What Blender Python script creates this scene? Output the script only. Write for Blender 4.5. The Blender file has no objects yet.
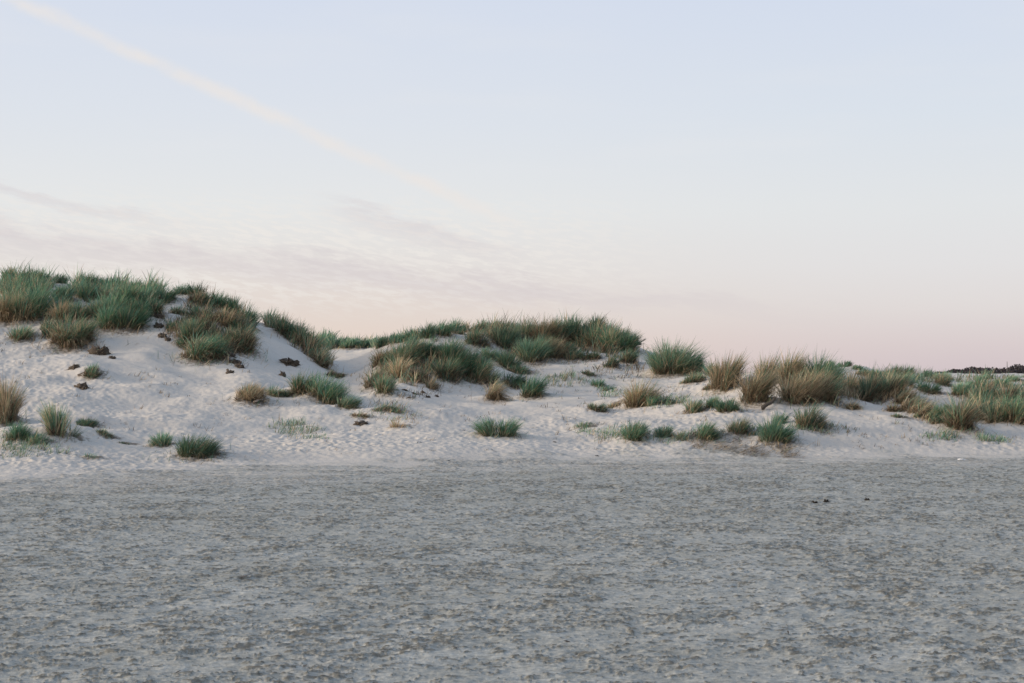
import bpy, math, random
import numpy as np

# ------------------------------------------------------------------ basics
F = 1422.0            # focal length in picture widths of 1024
HOR = 373.0           # row of the horizon
EYE = 1.6
CX = 512.0
scene = bpy.context.scene
COL = scene.collection
rng = np.random.default_rng(11)


def hash2(ix, iy, seed):
    h = (ix.astype(np.int64) * 374761393 + iy.astype(np.int64) * 668265263 + seed * 974634777) & 0xFFFFFFFF
    h = ((h ^ (h >> 13)) * 1274126177) & 0xFFFFFFFF
    h = ((h ^ (h >> 16)) * 2246822519) & 0xFFFFFFFF
    h = h ^ (h >> 15)
    return (h & 0xFFFFFF).astype(np.float64) / 16777216.0


def noise(x, y, seed=0):
    x = np.asarray(x, float); y = np.asarray(y, float)
    ix = np.floor(x); iy = np.floor(y)
    fx = x - ix; fy = y - iy
    u = fx * fx * fx * (fx * (fx * 6 - 15) + 10)
    v = fy * fy * fy * (fy * (fy * 6 - 15) + 10)

    def g(dx, dy):
        a = hash2(ix + dx, iy + dy, seed) * 2 * np.pi
        return np.cos(a) * (fx - dx) + np.sin(a) * (fy - dy)
    a = g(0, 0) * (1 - u) + g(1, 0) * u
    b = g(0, 1) * (1 - u) + g(1, 1) * u
    return (a * (1 - v) + b * v) * 1.5


def fbm(x, y, seed=0, octs=4, gain=0.5):
    s = 0.0; a = 1.0
    for o in range(octs):
        s = s + a * noise(x * 2 ** o + 17.3 * o, y * 2 ** o - 9.1 * o, seed + o)
        a *= gain
    return s


def smooth(a, b, x):
    t = np.clip((x - a) / (b - a), 0, 1)
    return t * t * (3 - 2 * t)


def gauss_smooth(A, sig, axis):
    n = int(max(1, round(sig * 3)))
    k = np.exp(-0.5 * (np.arange(-n, n + 1) / sig) ** 2); k /= k.sum()
    pad = [(0, 0)] * A.ndim; pad[axis] = (n, n)
    P = np.pad(A, pad, mode='edge')
    out = np.zeros_like(A)
    for i, w in enumerate(k):
        sl = [slice(None)] * A.ndim; sl[axis] = slice(i, i + A.shape[axis])
        out += w * P[tuple(sl)]
    return out


# ------------------------------------------------------------------ dune profiles
# every profile: (distance, row of the sand surface) pairs, or ('z', distance, height)
def zrow(d, row):
    return EYE - (row - HOR) * d / F


EDGE_ROW = ([-200, 0, 100, 200, 300, 400, 500, 600, 700, 800, 900, 1024, 1250],
            [490, 483, 477, 472, 468, 466, 463, 461, 461, 460, 458, 457, 456])


def edge_d(px):
    return F * EYE / (np.interp(px, *EDGE_ROW) - HOR)


Z = 'z'
PROF = {
    -120: [(22, 470), (24, 452), (26, 432), (29, 408), (33, 380), (37, 348), (39.5, 324), (42, 298), (45, 280), (Z, 50, 3.9), (Z, 62, 2.6)],
    0: [(22, 470), (24, 452), (26, 432), (29, 409), (33, 380), (37, 348), (39.5, 322), (42, 299), (45, 280), (Z, 50, 3.9), (Z, 62, 2.6)],
    50: [(22.5, 466), (24, 447), (26, 431), (29.5, 404), (33.5, 375), (37.2, 347), (39.2, 325), (41.5, 302), (44.5, 280), (Z, 50, 3.9), (Z, 62, 2.6)],
    100: [(23, 463), (25, 445), (27, 427), (30, 402), (34, 372), (37.5, 347), (39.5, 325), (42, 303), (45, 284), (Z, 50, 3.8), (Z, 62, 2.6)],
    150: [(24, 460), (26, 441), (28.5, 419), (31, 399), (34.5, 371), (38, 341), (40, 319), (42, 302), (44.5, 285), (Z, 50, 3.6), (Z, 62, 2.5)],
    195: [(24.3, 459), (26.5, 440), (29, 419), (32, 396), (35, 375), (37.6, 357), (40, 332), (42, 309), (44, 292), (Z, 48, 3.4), (Z, 60, 2.4)],
    235: [(24.5, 457), (27, 438), (30, 412), (33, 391), (36, 369), (38, 354), (40.5, 333), (43, 313), (Z, 48, 2.9), (Z, 60, 2.2)],
    257: [(25, 455), (27, 438), (30, 412), (33, 392), (36, 373), (39, 352), (42, 331), (43.8, 322), (Z, 48, 2.5), (Z, 58, 2.0)],
    285: [(25, 455), (27.5, 436), (30.5, 412), (32.5, 399), (36, 383), (39.5, 359), (42, 341), (44, 330), (Z, 49, 2.4), (Z, 58, 2.0)],
    315: [(25, 454), (28, 432), (31, 406), (33, 394), (36.5, 385), (40, 370), (43, 356), (45, 349), (Z, 50, 1.9), (66, 348), (72, 337), (Z, 80, 2.6)],
    348: [(25, 453), (28, 431), (31, 414), (33, 404), (36, 395), (40, 381), (46, 370), (53, 360), (61, 352), (66, 347), (72, 341), (Z, 80, 2.5)],
    372: [(25, 451), (28, 432), (31, 416), (34, 401), (36.5, 389), (38.5, 374), (41, 364), (46, 358), (54, 352), (62, 346), (70, 343), (Z, 80, 2.4)],
    400: [(25.3, 449), (28.3, 430), (31.5, 411), (34.5, 395), (37, 379), (39, 363), (41.5, 349), (46, 344), (54, 339), (Z, 60, 2.5), (Z, 72, 2.2)],
    440: [(25.5, 448), (28.5, 429), (32, 409), (35, 394), (37.5, 380), (40, 362), (42.5, 350), (46, 341), (52, 332), (Z, 58, 2.7), (Z, 72, 2.2)],
    485: [(26, 448), (29, 430), (32.5, 411), (36, 396), (39, 384), (41.5, 367), (44, 355), (48, 342), (53, 330), (Z, 59, 2.8), (Z, 72, 2.2)],
    525: [(26, 448), (29, 431), (33, 413), (36.5, 400), (40, 388), (43, 373), (46, 358), (49, 345), (54, 332), (Z, 60, 2.8), (Z, 72, 2.1)],
    570: [(26, 447), (29, 431), (33, 413), (37, 398), (41, 382), (44, 367), (46.5, 353), (50, 340), (54, 330), (Z, 60, 2.8), (Z, 70, 2.0)],
    612: [(26, 446), (29, 430), (32.5, 412), (37, 398), (41, 383), (44, 369), (46.5, 352), (49, 338), (52, 330), (Z, 57, 2.6), (Z, 66, 1.7)],
    645: [(26, 445), (29, 428), (31, 415), (34, 404), (38, 392), (42, 378), (46, 362), (48.5, 352), (Z, 54, 1.9), (Z, 62, 1.5)],
    675: [(26, 444), (29, 428), (32, 413), (36, 398), (40, 385), (43, 373), (45.5, 364), (48, 363), (Z, 54, 1.7), (Z, 62, 1.4)],
    727: [(26, 443), (28.5, 428), (31, 411), (33.5, 400), (36, 389), (38.5, 380), (42, 376), (46, 376), (Z, 60, 1.3)],
    765: [(26, 442), (28.5, 428), (30.5, 413), (32, 403), (34, 390), (36, 377), (39, 374), (44, 377), (Z, 60, 1.25)],
    800: [(26, 442), (28.5, 428), (30.5, 413), (32, 403), (33.7, 387), (35.5, 374), (38, 368), (42, 371), (48, 372), (Z, 60, 1.35)],
    838: [(26, 441), (28.5, 428), (31, 415), (33, 404), (35, 392), (39, 382), (45, 373), (52, 363), (Z, 57, 1.7), (Z, 70, 1.3)],
    880: [(26.5, 440), (29, 426), (32, 410), (34, 399), (36, 388), (40, 384), (46, 379), (54, 373), (Z, 60, 1.4), (Z, 80, 1.25)],
    940: [(26.5, 440), (29, 430), (31, 421), (33, 411), (35.5, 401), (39, 395), (43, 390), (50, 385), (60, 380), (Z, 80, 1.3)],
    980: [(26.7, 440), (29.5, 429), (32, 421), (34, 410), (37, 400), (42, 393), (50, 386), (60, 380), (Z, 80, 1.25)],
    1024: [(27, 440), (30, 429), (32, 421), (34, 410), (37, 400), (42, 393), (50, 387), (60, 381), (Z, 80, 1.2)],
    1150: [(27, 440), (30, 429), (32, 421), (34, 410), (37, 400), (42, 393), (50, 387), (60, 381), (Z, 80, 1.2)],
}
D_STEP = 0.25
DG = np.arange(0, 110.001, D_STEP)
PXK = sorted(PROF)
tabs = []
for k in PXK:
    e = float(edge_d(k))
    ds, zs = [0, e - 1.0, e], [0, 0, 0.02]
    for p in PROF[k]:
        if p[0] == Z:
            ds.append(p[1]); zs.append(p[2])
        elif p[0] > e + 0.4:
            ds.append(p[0]); zs.append(zrow(*p))
    ds += [100]; zs += [1.22]
    tabs.append(np.interp(DG, ds, zs))
tabs = np.array(tabs)
PXG = np.arange(-220, 1260.1, 4.0)
TAB = np.array([np.interp(PXG, PXK, tabs[:, j]) for j in range(len(DG))]).T   # [px, d]
TAB = gauss_smooth(TAB, 3.2, 0)
TAB = gauss_smooth(TAB, 1.8, 1)


def table(px, d):
    a = np.clip((px - PXG[0]) / 4.0, 0, len(PXG) - 1.001)
    b = np.clip(d / D_STEP, 0, len(DG) - 1.001)
    i = a.astype(int); j = b.astype(int); fa = a - i; fb = b - j
    return (TAB[i, j] * (1 - fa) * (1 - fb) + TAB[i + 1, j] * fa * (1 - fb)
            + TAB[i, j + 1] * (1 - fa) * fb + TAB[i + 1, j + 1] * fa * fb)


MOUNDS = []     # X, Y, rx, ry, height
MND = np.zeros((480, 520))       # sand caught by the tussocks: rows Y 16..64, columns X -26..26, 10 cm


def add_mound(X, Y, rx, ry, h):
    yy = 16 + .1 * np.arange(480)[:, None]; xx = -26 + .1 * np.arange(520)[None]
    np.maximum(MND, h * np.exp(-((xx - X) / rx) ** 2 - ((yy - Y) / ry) ** 2), out=MND)


def mounds(X, Y):
    a = np.clip((Y - 16) / .1, 0, 478.99); b = np.clip((X + 26) / .1, 0, 518.99)
    i = a.astype(int); j = b.astype(int); fa = a - i; fb = b - j
    return (MND[i, j] * (1 - fa) * (1 - fb) + MND[i + 1, j] * fa * (1 - fb) + MND[i, j + 1] * (1 - fa) * fb + MND[i + 1, j + 1] * fa * fb)


def macro(X, Y):
    X = np.asarray(X, float); Y = np.asarray(Y, float)
    d = np.maximum(Y, 0.01)
    px = CX + F * X / np.maximum(Y, 1.0)
    z = table(px, d)
    land = smooth(0, 6, d - edge_d(np.clip(px, -200, 1250)))
    z = z + land * (0.16 * fbm(X * 0.28, Y * 0.28, 5, 3) + 0.05 * fbm(X * 0.9, Y * 0.9, 9, 2))
    far = smooth(58, 110, d)
    z = z + far * 0.35 * fbm(X * 0.05, Y * 0.05, 31, 3)
    for (mx, my, rx, ry, h) in MOUNDS:
        q = ((X - mx) / rx) ** 2 + ((Y - my) / ry) ** 2
        z = z + h * np.exp(-q)
    return z + mounds(X, Y)


DS = np.concatenate([np.arange(5, 62, 0.08), np.arange(62, 110, 0.4)])


def at(px, py):
    """the first point of the sand that stands behind a picture point"""
    X = (px - CX) / F * DS
    rows = HOR + (EYE - macro(X, DS)) * F / DS
    hit = np.nonzero(rows <= py)[0]
    d = DS[hit[0]] if len(hit) else DS[int(np.argmin(rows[:600]))]
    return (px - CX) / F * d, float(d)


for (px, py, rx, ry, h) in [(195, 452, .5, .5, .10), (160, 445, .3, .4, .08), (55, 433, .7, .6, .12), (15, 436, .8, .7, .15),
                            (318, 398, .9, .7, .22), (249, 400, .45, .4, .12), (640, 404, .6, .5, .18), (600, 408, .3, .3, .1),
                            (778, 440, .7, .6, .15), (812, 426, .6, .6, .12), (634, 438, .6, .6, .1), (706, 440, .5, .5, .1),
                            (85, 425, .6, .4, .12), (375, 380, .3, .4, .2), (711, 409, .9, .5, .15), (497, 436, .5, .5, .06),
                            (90, 377, .45, .4, .18), (98, 352, .3, .3, .1), (738, 432, .4, .4, .1),
                            (68, 335, .8, .8, .28), (112, 322, 1.1, .8, .25), (20, 314, 1.0, .8, .25), (208, 345, 1.0, .9, .38), (240, 340, .6, .8, .25),
                            (430, 372, 1.0, .8, .25), (474, 378, .9, .8, .25), (800, 396, 1.0, .7, .3), (857, 394, .5, .6, .2), (925, 410, .8, .7, .25), (990, 412, 1.2, .8, .25)]:
    X0, Y0 = at(px, py)
    MOUNDS.append((X0, Y0 + 0.3, rx, ry, h))

# ------------------------------------------------------------------ materials


def new_mat(name):
    m = bpy.data.materials.new(name); m.use_nodes = True
    nt = m.node_tree
    b = nt.nodes['Principled BSDF']
    return m, nt, b


def link(nt, a, b): nt.links.new(a, b)


def ramp(nt, stops, interp='LINEAR'):
    r = nt.nodes.new('ShaderNodeValToRGB'); cr = r.color_ramp; cr.interpolation = interp
    while len(cr.elements) < len(stops): cr.elements.new(0.5)
    for e, (p, c) in zip(cr.elements, stops):
        e.position = p; e.color = (*c, 1)
    return r


def mix(nt, fac, a, b, mode='MIX'):
    n = nt.nodes.new('ShaderNodeMix'); n.data_type = 'RGBA'; n.blend_type = mode
    for sock, v in ((n.inputs[0], fac), (n.inputs[6], a), (n.inputs[7], b)):
        if hasattr(v, 'is_linked') or hasattr(v, 'links'): link(nt, v, sock)
        elif isinstance(v, (int, float)): sock.default_value = v
        else: sock.default_value = (*v, 1)
    return n.outputs[2]


def math_node(nt, op, a, b=None, c=None, clamp=False):
    n = nt.nodes.new('ShaderNodeMath'); n.operation = op; n.use_clamp = clamp
    for i, v in enumerate((a, b, c)):
        if v is None: continue
        if isinstance(v, (int, float)): n.inputs[i].default_value = v
        else: link(nt, v, n.inputs[i])
    return n.outputs[0]


def tex_noise(nt, vec, scale, detail=4, rough=0.55):
    n = nt.nodes.new('ShaderNodeTexNoise')
    n.inputs['Scale'].default_value = scale; n.inputs['Detail'].default_value = detail
    n.inputs['Roughness'].default_value = rough
    if vec is not None: link(nt, vec, n.inputs['Vector'])
    return n.outputs['Fac']


def sand_material():
    m, nt, b = new_mat('dune_sand')
    geo = nt.nodes.new('ShaderNodeNewGeometry').outputs['Position']
    dmp = nt.nodes.new('ShaderNodeAttribute'); dmp.attribute_name = 'damp'
    cl = nt.nodes.new('ShaderNodeAttribute'); cl.attribute_name = 'crumb'
    big = tex_noise(nt, geo, 0.35, 5, 0.6)
    mid = tex_noise(nt, geo, 2.3, 5, 0.6)
    fine = tex_noise(nt, geo, 26, 4, 0.65)
    grain = tex_noise(nt, geo, 140, 2, 0.6)
    dry = mix(nt, big, (0.505, 0.482, 0.445), (0.60, 0.575, 0.532))
    dry = mix(nt, math_node(nt, 'MULTIPLY', ramp_fac(nt, mid, 0.55, 0.8), 0.5), dry, (0.41, 0.385, 0.36))
    flat = mix(nt, ramp_fac(nt, mid, 0.35, 0.65), (0.316, 0.332, 0.316), (0.396, 0.412, 0.394))
    flat = mix(nt, math_node(nt, 'MULTIPLY', ramp_fac(nt, big, 0.4, 0.7), 0.5), flat, (0.30, 0.305, 0.275))
    crumbs = mix(nt, fine, (0.10, 0.098, 0.085), (0.235, 0.225, 0.19))
    wet = mix(nt, cl.outputs['Fac'], flat, crumbs)
    mp = nt.nodes.new('ShaderNodeMapping'); mp.inputs['Rotation'].default_value = (0, 0, -0.29); mp.inputs['Scale'].default_value = (1, 2.2, 1)
    link(nt, geo, mp.inputs['Vector'])
    streak = tex_noise(nt, mp.outputs[0], 14, 7, 0.8)
    rg = nt.nodes.new('ShaderNodeAttribute'); rg.attribute_name = 'rough'
    fleck = tex_noise(nt, mp.outputs[0], 21, 6, 0.74)
    wet = mix(nt, 0.8, wet, mix(nt, ramp_fac(nt, streak, 0.32, 0.68), (0.62, 0.62, 0.62), (1.36, 1.36, 1.36)), 'MULTIPLY')
    wet = mix(nt, math_node(nt, 'MULTIPLY', ramp_fac(nt, math_node(nt, 'MULTIPLY_ADD', rg.outputs['Fac'], 0.09, fleck), 0.61, 0.70), 0.66), wet, (0.075, 0.072, 0.062))
    wet = mix(nt, math_node(nt, 'MULTIPLY', rg.outputs['Fac'], 0.24), wet, mix(nt, 0.45, wet, (0.27, 0.262, 0.225)))
    c = mix(nt, dmp.outputs['Fac'], dry, wet)
    lt = nt.nodes.new('ShaderNodeAttribute'); lt.attribute_name = 'litter'
    bits = tex_noise(nt, geo, 11, 5, 0.7)
    lf = math_node(nt, 'ADD', math_node(nt, 'MULTIPLY', lt.outputs['Fac'], 0.42), bits)
    c = mix(nt, math_node(nt, 'MULTIPLY', ramp_fac(nt, lf, 0.62, 0.9), 0.8), c, (0.13, 0.105, 0.08))
    spot = tex_noise(nt, geo, 5.5, 6, 0.75)
    c = mix(nt, math_node(nt, 'MULTIPLY', ramp_fac(nt, spot, 0.60, 0.78), 0.35), c, (0.22, 0.19, 0.16))
    c = mix(nt, 0.35, c, mix(nt, grain, (0.45, 0.45, 0.45), (1.45, 1.45, 1.45)), 'MULTIPLY')
    c = mix(nt, 0.30, c, mix(nt, fine, (0.5, 0.5, 0.5), (1.4, 1.4, 1.4)), 'MULTIPLY')
    link(nt, c, b.inputs['Base Color'])
    b.inputs['Roughness'].default_value = 0.95
    b.inputs['Specular IOR Level'].default_value = 0.15
    bump = nt.nodes.new('ShaderNodeBump'); bump.inputs['Strength'].default_value = 0.5
    bump.inputs['Distance'].default_value = 0.012
    h = math_node(nt, 'MULTIPLY_ADD', grain, 0.3, fine)
    link(nt, h, bump.inputs['Height']); link(nt, bump.outputs['Normal'], b.inputs['Normal'])
    return m


def ramp_fac(nt, v, lo, hi):
    n = nt.nodes.new('ShaderNodeMapRange'); n.interpolation_type = 'SMOOTHSTEP'
    n.inputs['From Min'].default_value = lo; n.inputs['From Max'].default_value = hi
    link(nt, v, n.inputs['Value'])
    return n.outputs['Result']


def leaf_material():
    m, nt, b = new_mat('marram_leaf')
    a = nt.nodes.new('ShaderNodeAttribute'); a.attribute_name = 'tint'
    geo = nt.nodes.new('ShaderNodeNewGeometry').outputs['Position']
    n = tex_noise(nt, geo, 9, 3, 0.6)
    c = mix(nt, 0.5, a.outputs['Color'], mix(nt, n, (0.45, 0.45, 0.45), (1.5, 1.5, 1.5)), 'MULTIPLY')
    link(nt, c, b.inputs['Base Color'])
    b.inputs['Roughness'].default_value = 0.55
    b.inputs['Specular IOR Level'].default_value = 0.3
    tr = nt.nodes.new('ShaderNodeBsdfTranslucent'); link(nt, c, tr.inputs['Color'])
    ms = nt.nodes.new('ShaderNodeMixShader'); ms.inputs[0].default_value = 0.3
    link(nt, b.outputs[0], ms.inputs[1]); link(nt, tr.outputs[0], ms.inputs[2])
    link(nt, ms.outputs[0], nt.nodes['Material Output'].inputs['Surface'])
    return m


def plain(name, lo, hi, scale, rough=0.85):
    m, nt, b = new_mat(name)
    geo = nt.nodes.new('ShaderNodeNewGeometry').outputs['Position']
    n = tex_noise(nt, geo, scale, 5, 0.65)
    link(nt, mix(nt, n, lo, hi), b.inputs['Base Color'])
    b.inputs['Roughness'].default_value = rough
    bump = nt.nodes.new('ShaderNodeBump'); bump.inputs['Strength'].default_value = 0.6; bump.inputs['Distance'].default_value = 0.02
    link(nt, n, bump.inputs['Height']); link(nt, bump.outputs['Normal'], b.inputs['Normal'])
    return m


M_SAND = sand_material()
M_LEAF = leaf_material()
M_SOIL = plain('peaty_turf', (0.035, 0.028, 0.022), (0.13, 0.10, 0.075), 18)
M_WOOD = plain('weathered_driftwood', (0.03, 0.026, 0.022), (0.09, 0.075, 0.06), 25)
M_PALEWOOD = plain('bleached_driftwood', (0.24, 0.20, 0.16), (0.42, 0.36, 0.30), 25)
M_WEED = plain('dried_seaweed', (0.012, 0.011, 0.01), (0.045, 0.038, 0.03), 40)
M_WHITE = plain('white_plastic', (0.72, 0.72, 0.72), (0.82, 0.82, 0.82), 5, 0.5)
M_TREES = plain('far_trees_leaf', (0.020, 0.018, 0.022), (0.045, 0.038, 0.042), 0.3)
M_MAST = plain('grey_steel', (0.10, 0.10, 0.10), (0.16, 0.16, 0.16), 2, 0.5)

# ------------------------------------------------------------------ object helpers


def mesh_obj(name, verts, quads, mat, parent=None, tint=None, origin=(0, 0, 0), smooth_shade=False, attrs=None):
    me = bpy.data.meshes.new(name)
    verts = np.asarray(verts, np.float32) - np.asarray(origin, np.float32)
    quads = np.asarray(quads, np.int32)
    k = quads.shape[1]
    me.vertices.add(len(verts)); me.vertices.foreach_set('co', verts.ravel())
    me.loops.add(quads.size); me.loops.foreach_set('vertex_index', quads.ravel())
    me.polygons.add(len(quads))
    me.polygons.foreach_set('loop_start', np.arange(0, quads.size, k, dtype=np.int32))
    if smooth_shade:
        me.polygons.foreach_set('use_smooth', np.ones(len(quads), bool))
    if tint is not None:
        at_ = me.attributes.new('tint', 'FLOAT_COLOR', 'POINT')
        c = np.ones((len(verts), 4), np.float32); c[:, :3] = tint
        at_.data.foreach_set('color', c.ravel())
    for n_, v in (attrs or {}).items():
        a_ = me.attributes.new(n_, 'FLOAT', 'POINT'); a_.data.foreach_set('value', np.asarray(v, np.float32))
    me.update(calc_edges=True)
    me.materials.append(mat)
    o = bpy.data.objects.new(name, me); COL.objects.link(o)
    if parent is not None:
        o.parent = parent
    else:
        o.location = origin
    return o


def tag(o, label=None, cat=None, group=None, kind=None):
    if label: o['label'] = label
    if cat: o['category'] = cat
    if group: o['group'] = group
    if kind: o['kind'] = kind
    return o


def empty(name, loc):
    o = bpy.data.objects.new(name, None); COL.objects.link(o); o.location = loc
    o.empty_display_size = 0.2
    return o


# ------------------------------------------------------------------ plant litter shed on the sand round the tussocks
LIT = np.zeros((900, 1000))      # rows Y 18..63, columns X -25..25, 5 cm


def litter(X, Y, r, amount):
    k = 3 * r
    i0, i1 = int((Y - k - 18) / .05), int((Y + k - 18) / .05); j0, j1 = int((X - k + 25) / .05), int((X + k + 25) / .05)
    i0, i1 = max(i0, 0), min(i1, 899); j0, j1 = max(j0, 0), min(j1, 999)
    if i1 <= i0 or j1 <= j0: return
    yy = 18 + .05 * np.arange(i0, i1)[:, None]; xx = -25 + .05 * np.arange(j0, j1)[None]
    LIT[i0:i1, j0:j1] = np.maximum(LIT[i0:i1, j0:j1], amount * np.exp(-((xx - X) / r) ** 2 - ((yy - Y) / r) ** 2))


# ------------------------------------------------------------------ the ground
def ground():
    # columns in picture units, widening outside the frame; rows in metres
    inner = np.arange(-30, 1054.1, 1.25)
    outl = -30 - np.cumsum(np.linspace(2, 10, 45)); outl2 = outl[-1] - np.cumsum(np.geomspace(14, 900, 22))
    outr = 1054 + np.cumsum(np.linspace(2, 10, 45)); outr2 = outr[-1] + np.cumsum(np.geomspace(14, 900, 22))
    px = np.concatenate([outl2[::-1], outl[::-1], inner, outr, outr2])
    u = (px - CX) / F
    rows = np.concatenate([[-2500, -600, -150, -40, -12, -4, -1, 0.3], np.arange(1, 6, 0.12), np.arange(6, 13, 0.016), np.arange(13, 27, 0.027),
                           np.arange(27, 58, 0.055), np.arange(58, 100, 0.35), np.geomspace(101, 6000, 55)])
    sc = np.where(rows >= 1, rows, np.maximum(1.0, np.abs(rows) * 0.7))
    X = u[None, :] * sc[:, None]
    Y = np.repeat(rows[:, None], len(u), 1)
    Zm = macro(X.ravel(), Y.ravel()).reshape(X.shape)
    pxm = np.where(Y > 1, CX + F * X / np.maximum(Y, 1), CX)
    ed = edge_d(np.clip(pxm, -200, 1250))
    # dampness: the flat beach is damp, the dunes are dry; a ragged border
    wob = 0.75 * fbm(X * 0.35, Y * 0.35, 77, 4) + 0.55 * fbm(X * 1.3, Y * 2.2, 78, 4, .6)
    dd = Y - ed
    damp = 1 - smooth(-0.5, 0.7, dd + wob)
    damp = damp * (0.74 + 0.26 * smooth(0.3, -4.5, dd + 2.2 * fbm(X * 0.16, Y * 0.3, 79, 4)))
    tongue = smooth(0.05, 0.5, fbm(X * 0.45, Y * 2.0, 83, 4, .6)) * smooth(-4.5, -0.3, dd)
    damp = damp * (1 - 0.55 * tongue)
    near = smooth(45, 25, np.hypot(X, Y)) * (Y > 0.5)
    # beach: trampled crumbs of crusted sand between wind-blown hollows
    w1 = fbm(X * 0.8 + 0.3 * fbm(X, Y, 3, 2), Y * 1.0, 41, 4)
    sk = -0.30 * X                                   # the wind has combed everything a little askew
    crumb = fbm(X * 6.0, (Y + sk) * 9.5, 51, 5, 0.75)
    crumb2 = noise(X * 17, (Y + sk) * 26, 61) + 0.6 * noise(X * 45, (Y + sk) * 55, 62)
    patch = fbm(X * 0.5, (Y + sk) * 0.7, 44, 3)
    rough = smooth(-0.55, 0.75, 0.5 * patch + 0.9 * fbm(X * 1.3, (Y + sk) * 1.5, 48, 4, .6) + 0.3 * fbm(X * 0.17, (Y + sk) * 0.3, 49, 3))
    mask = smooth(0.42, 0.74, crumb + 0.25 * w1 + 0.38 * (rough - .3) + 0.42 * crumb2)
    ridge = 1 - np.abs(fbm(X * 3.2, (Y + sk) * 6.0, 45, 4, 0.6)) * 1.6
    beach = 0.008 * mask * (0.8 + 0.4 * crumb2) + (0.007 + 0.009 * rough) * ridge + 0.010 * fbm(X * 1.8, Y * 2.6, 43, 3) + 0.0016 * crumb2
    # a wheel rut
    t = (X + 7.3) / 4.0
    line = 15.2 + 0.55 * t + 0.06 * np.sin(X * 1.7)
    rut = np.exp(-((Y - line) / 0.07) ** 2) * smooth(1.6, 0.9, np.abs(t))
    beach = beach - 0.02 * rut
    # dry sand: footprints and wind ripples
    land = smooth(-0.6, 1.2, Y - ed)

    def dents(cell, rad, seed, dens):
        ix = np.floor(X / cell); iy = np.floor(Y / cell); out = np.zeros_like(X)
        for dx in (-1, 0, 1):
            for dy in (-1, 0, 1):
                jx = ix + dx; jy = iy + dy
                cx = (jx + hash2(jx, jy, seed)) * cell; cy = (jy + hash2(jx, jy, seed + 1)) * cell
                keep = hash2(jx, jy, seed + 2) < dens
                ang = hash2(jx, jy, seed + 3) * np.pi
                ex = (X - cx) * np.cos(ang) + (Y - cy) * np.sin(ang); ey = -(X - cx) * np.sin(ang) + (Y - cy) * np.cos(ang)
                r2 = (ex / (rad * 1.6)) ** 2 + (ey / rad) ** 2
                out += keep * (-np.exp(-r2) + 0.45 * np.exp(-((np.sqrt(r2) - 1.5) / 0.5) ** 2))
        return out
    sel = (Y > 18) & (Y < 60)
    tramp = smooth(-0.2, 0.45, fbm(X * 0.22, Y * 0.22, 91, 3) + 0.25 * smooth(34, 26, Y) + 0.35 * smooth(-7, -11, X))
    slip = np.zeros_like(X)
    for (sx, sy, rx, ry) in [(-9.2, 36.5, 2.6, 3.2), (-6.6, 40, 1.4, 4), (-5.5, 50, 1.6, 7), (0.8, 35, 2.4, 2.5), (3.9, 47, 1.2, 2.5)]:
        slip = np.maximum(slip, np.exp(-((X - sx) / rx) ** 2 - ((Y - sy) / ry) ** 2))
    D = np.where(sel, dents(0.30, 0.062, 201, 0.8) + 0.7 * dents(0.17, 0.04, 301, 0.7), 0)
    dune = 0.019 * D * (0.12 + 0.95 * tramp) * (1 - 0.9 * slip) + 0.02 * fbm(X * 1.4, Y * 1.4, 71, 4) * (1 - 0.6 * slip) + 0.012 * fbm(X * 7, Y * 7, 75, 3, .6) * (1 - 0.7 * slip)
    dune = dune + 0.006 * np.sin((X * 0.5 + Y * 6 + 1.6 * fbm(X, Y, 73, 2)) * 2.4) * slip
    fade = smooth(75, 50, Y)
    Zm = Zm + near * smooth(0, .5, damp) * beach + land * dune * fade
    crumb_c = np.clip(mask * (0.8 + 0.5 * crumb2), 0, 1) + 0.55 * rut
    gi = np.clip((Y - 18) / .05, 0, 899).astype(int); gj = np.clip((X + 25) / .05, 0, 999).astype(int)
    lit = LIT[gi, gj] * (Y > 18) * (Y < 62.5) * (np.abs(X) < 24.8)
    Zm = Zm + lit * (0.02 * fbm(X * 6, Y * 6, 15, 3))
    n, m = X.shape
    idx = np.arange(n * m).reshape(n, m)
    quads = np.stack([idx[:-1, :-1], idx[:-1, 1:], idx[1:, 1:], idx[1:, :-1]], -1).reshape(-1, 4)
    o = mesh_obj('sand_ground', np.stack([X, Y, Zm], -1).reshape(-1, 3), quads, M_SAND, smooth_shade=True,
                 attrs={'damp': damp.ravel(), 'crumb': np.clip(crumb_c, 0, 1).ravel(), 'litter': lit.ravel(), 'rough': rough.ravel()})
    tag(o, kind='structure')


# ------------------------------------------------------------------ grass
C_GREEN = 1.15 * np.array([[0.082, 0.205, 0.125], [0.105, 0.235, 0.160], [0.150, 0.240, 0.125], [0.072, 0.175, 0.122]])
C_PALE = 1.05 * np.array([[0.22, 0.33, 0.23], [0.27, 0.35, 0.22], [0.18, 0.31, 0.235]])
C_TAN = np.array([[0.52, 0.41, 0.27], [0.60, 0.50, 0.34], [0.42, 0.33, 0.215], [0.56, 0.42, 0.27]])
C_BROWN = 1.12 * np.array([[0.13, 0.098, 0.07], [0.18, 0.138, 0.095], [0.085, 0.069, 0.053], [0.24, 0.182, 0.122]])  # dead leaf brown, darkened to paint shade into tussock feet and undersides
#        green, pale, tan, brown shares
MIXES = {'green': (.56, .20, .17, .07), 'dark': (.70, .07, .10, .13), 'bright': (.45, .42, .10, .03), 'mixed': (.33, .14, .37, .16),
         'tan': (.09, .05, .64, .22), 'dull': (.30, .06, .20, .44), 'thatch': (.03, .02, .19, .76), 'pale': (.22, .56, .20, .02),
         'dead': (.15, .04, .25, .56), 'olive': (.40, .32, .23, .05), 'orange': (.06, .04, .70, .20)}
LV = np.array([0.0, 0.36, 0.7, 1.0])


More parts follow.
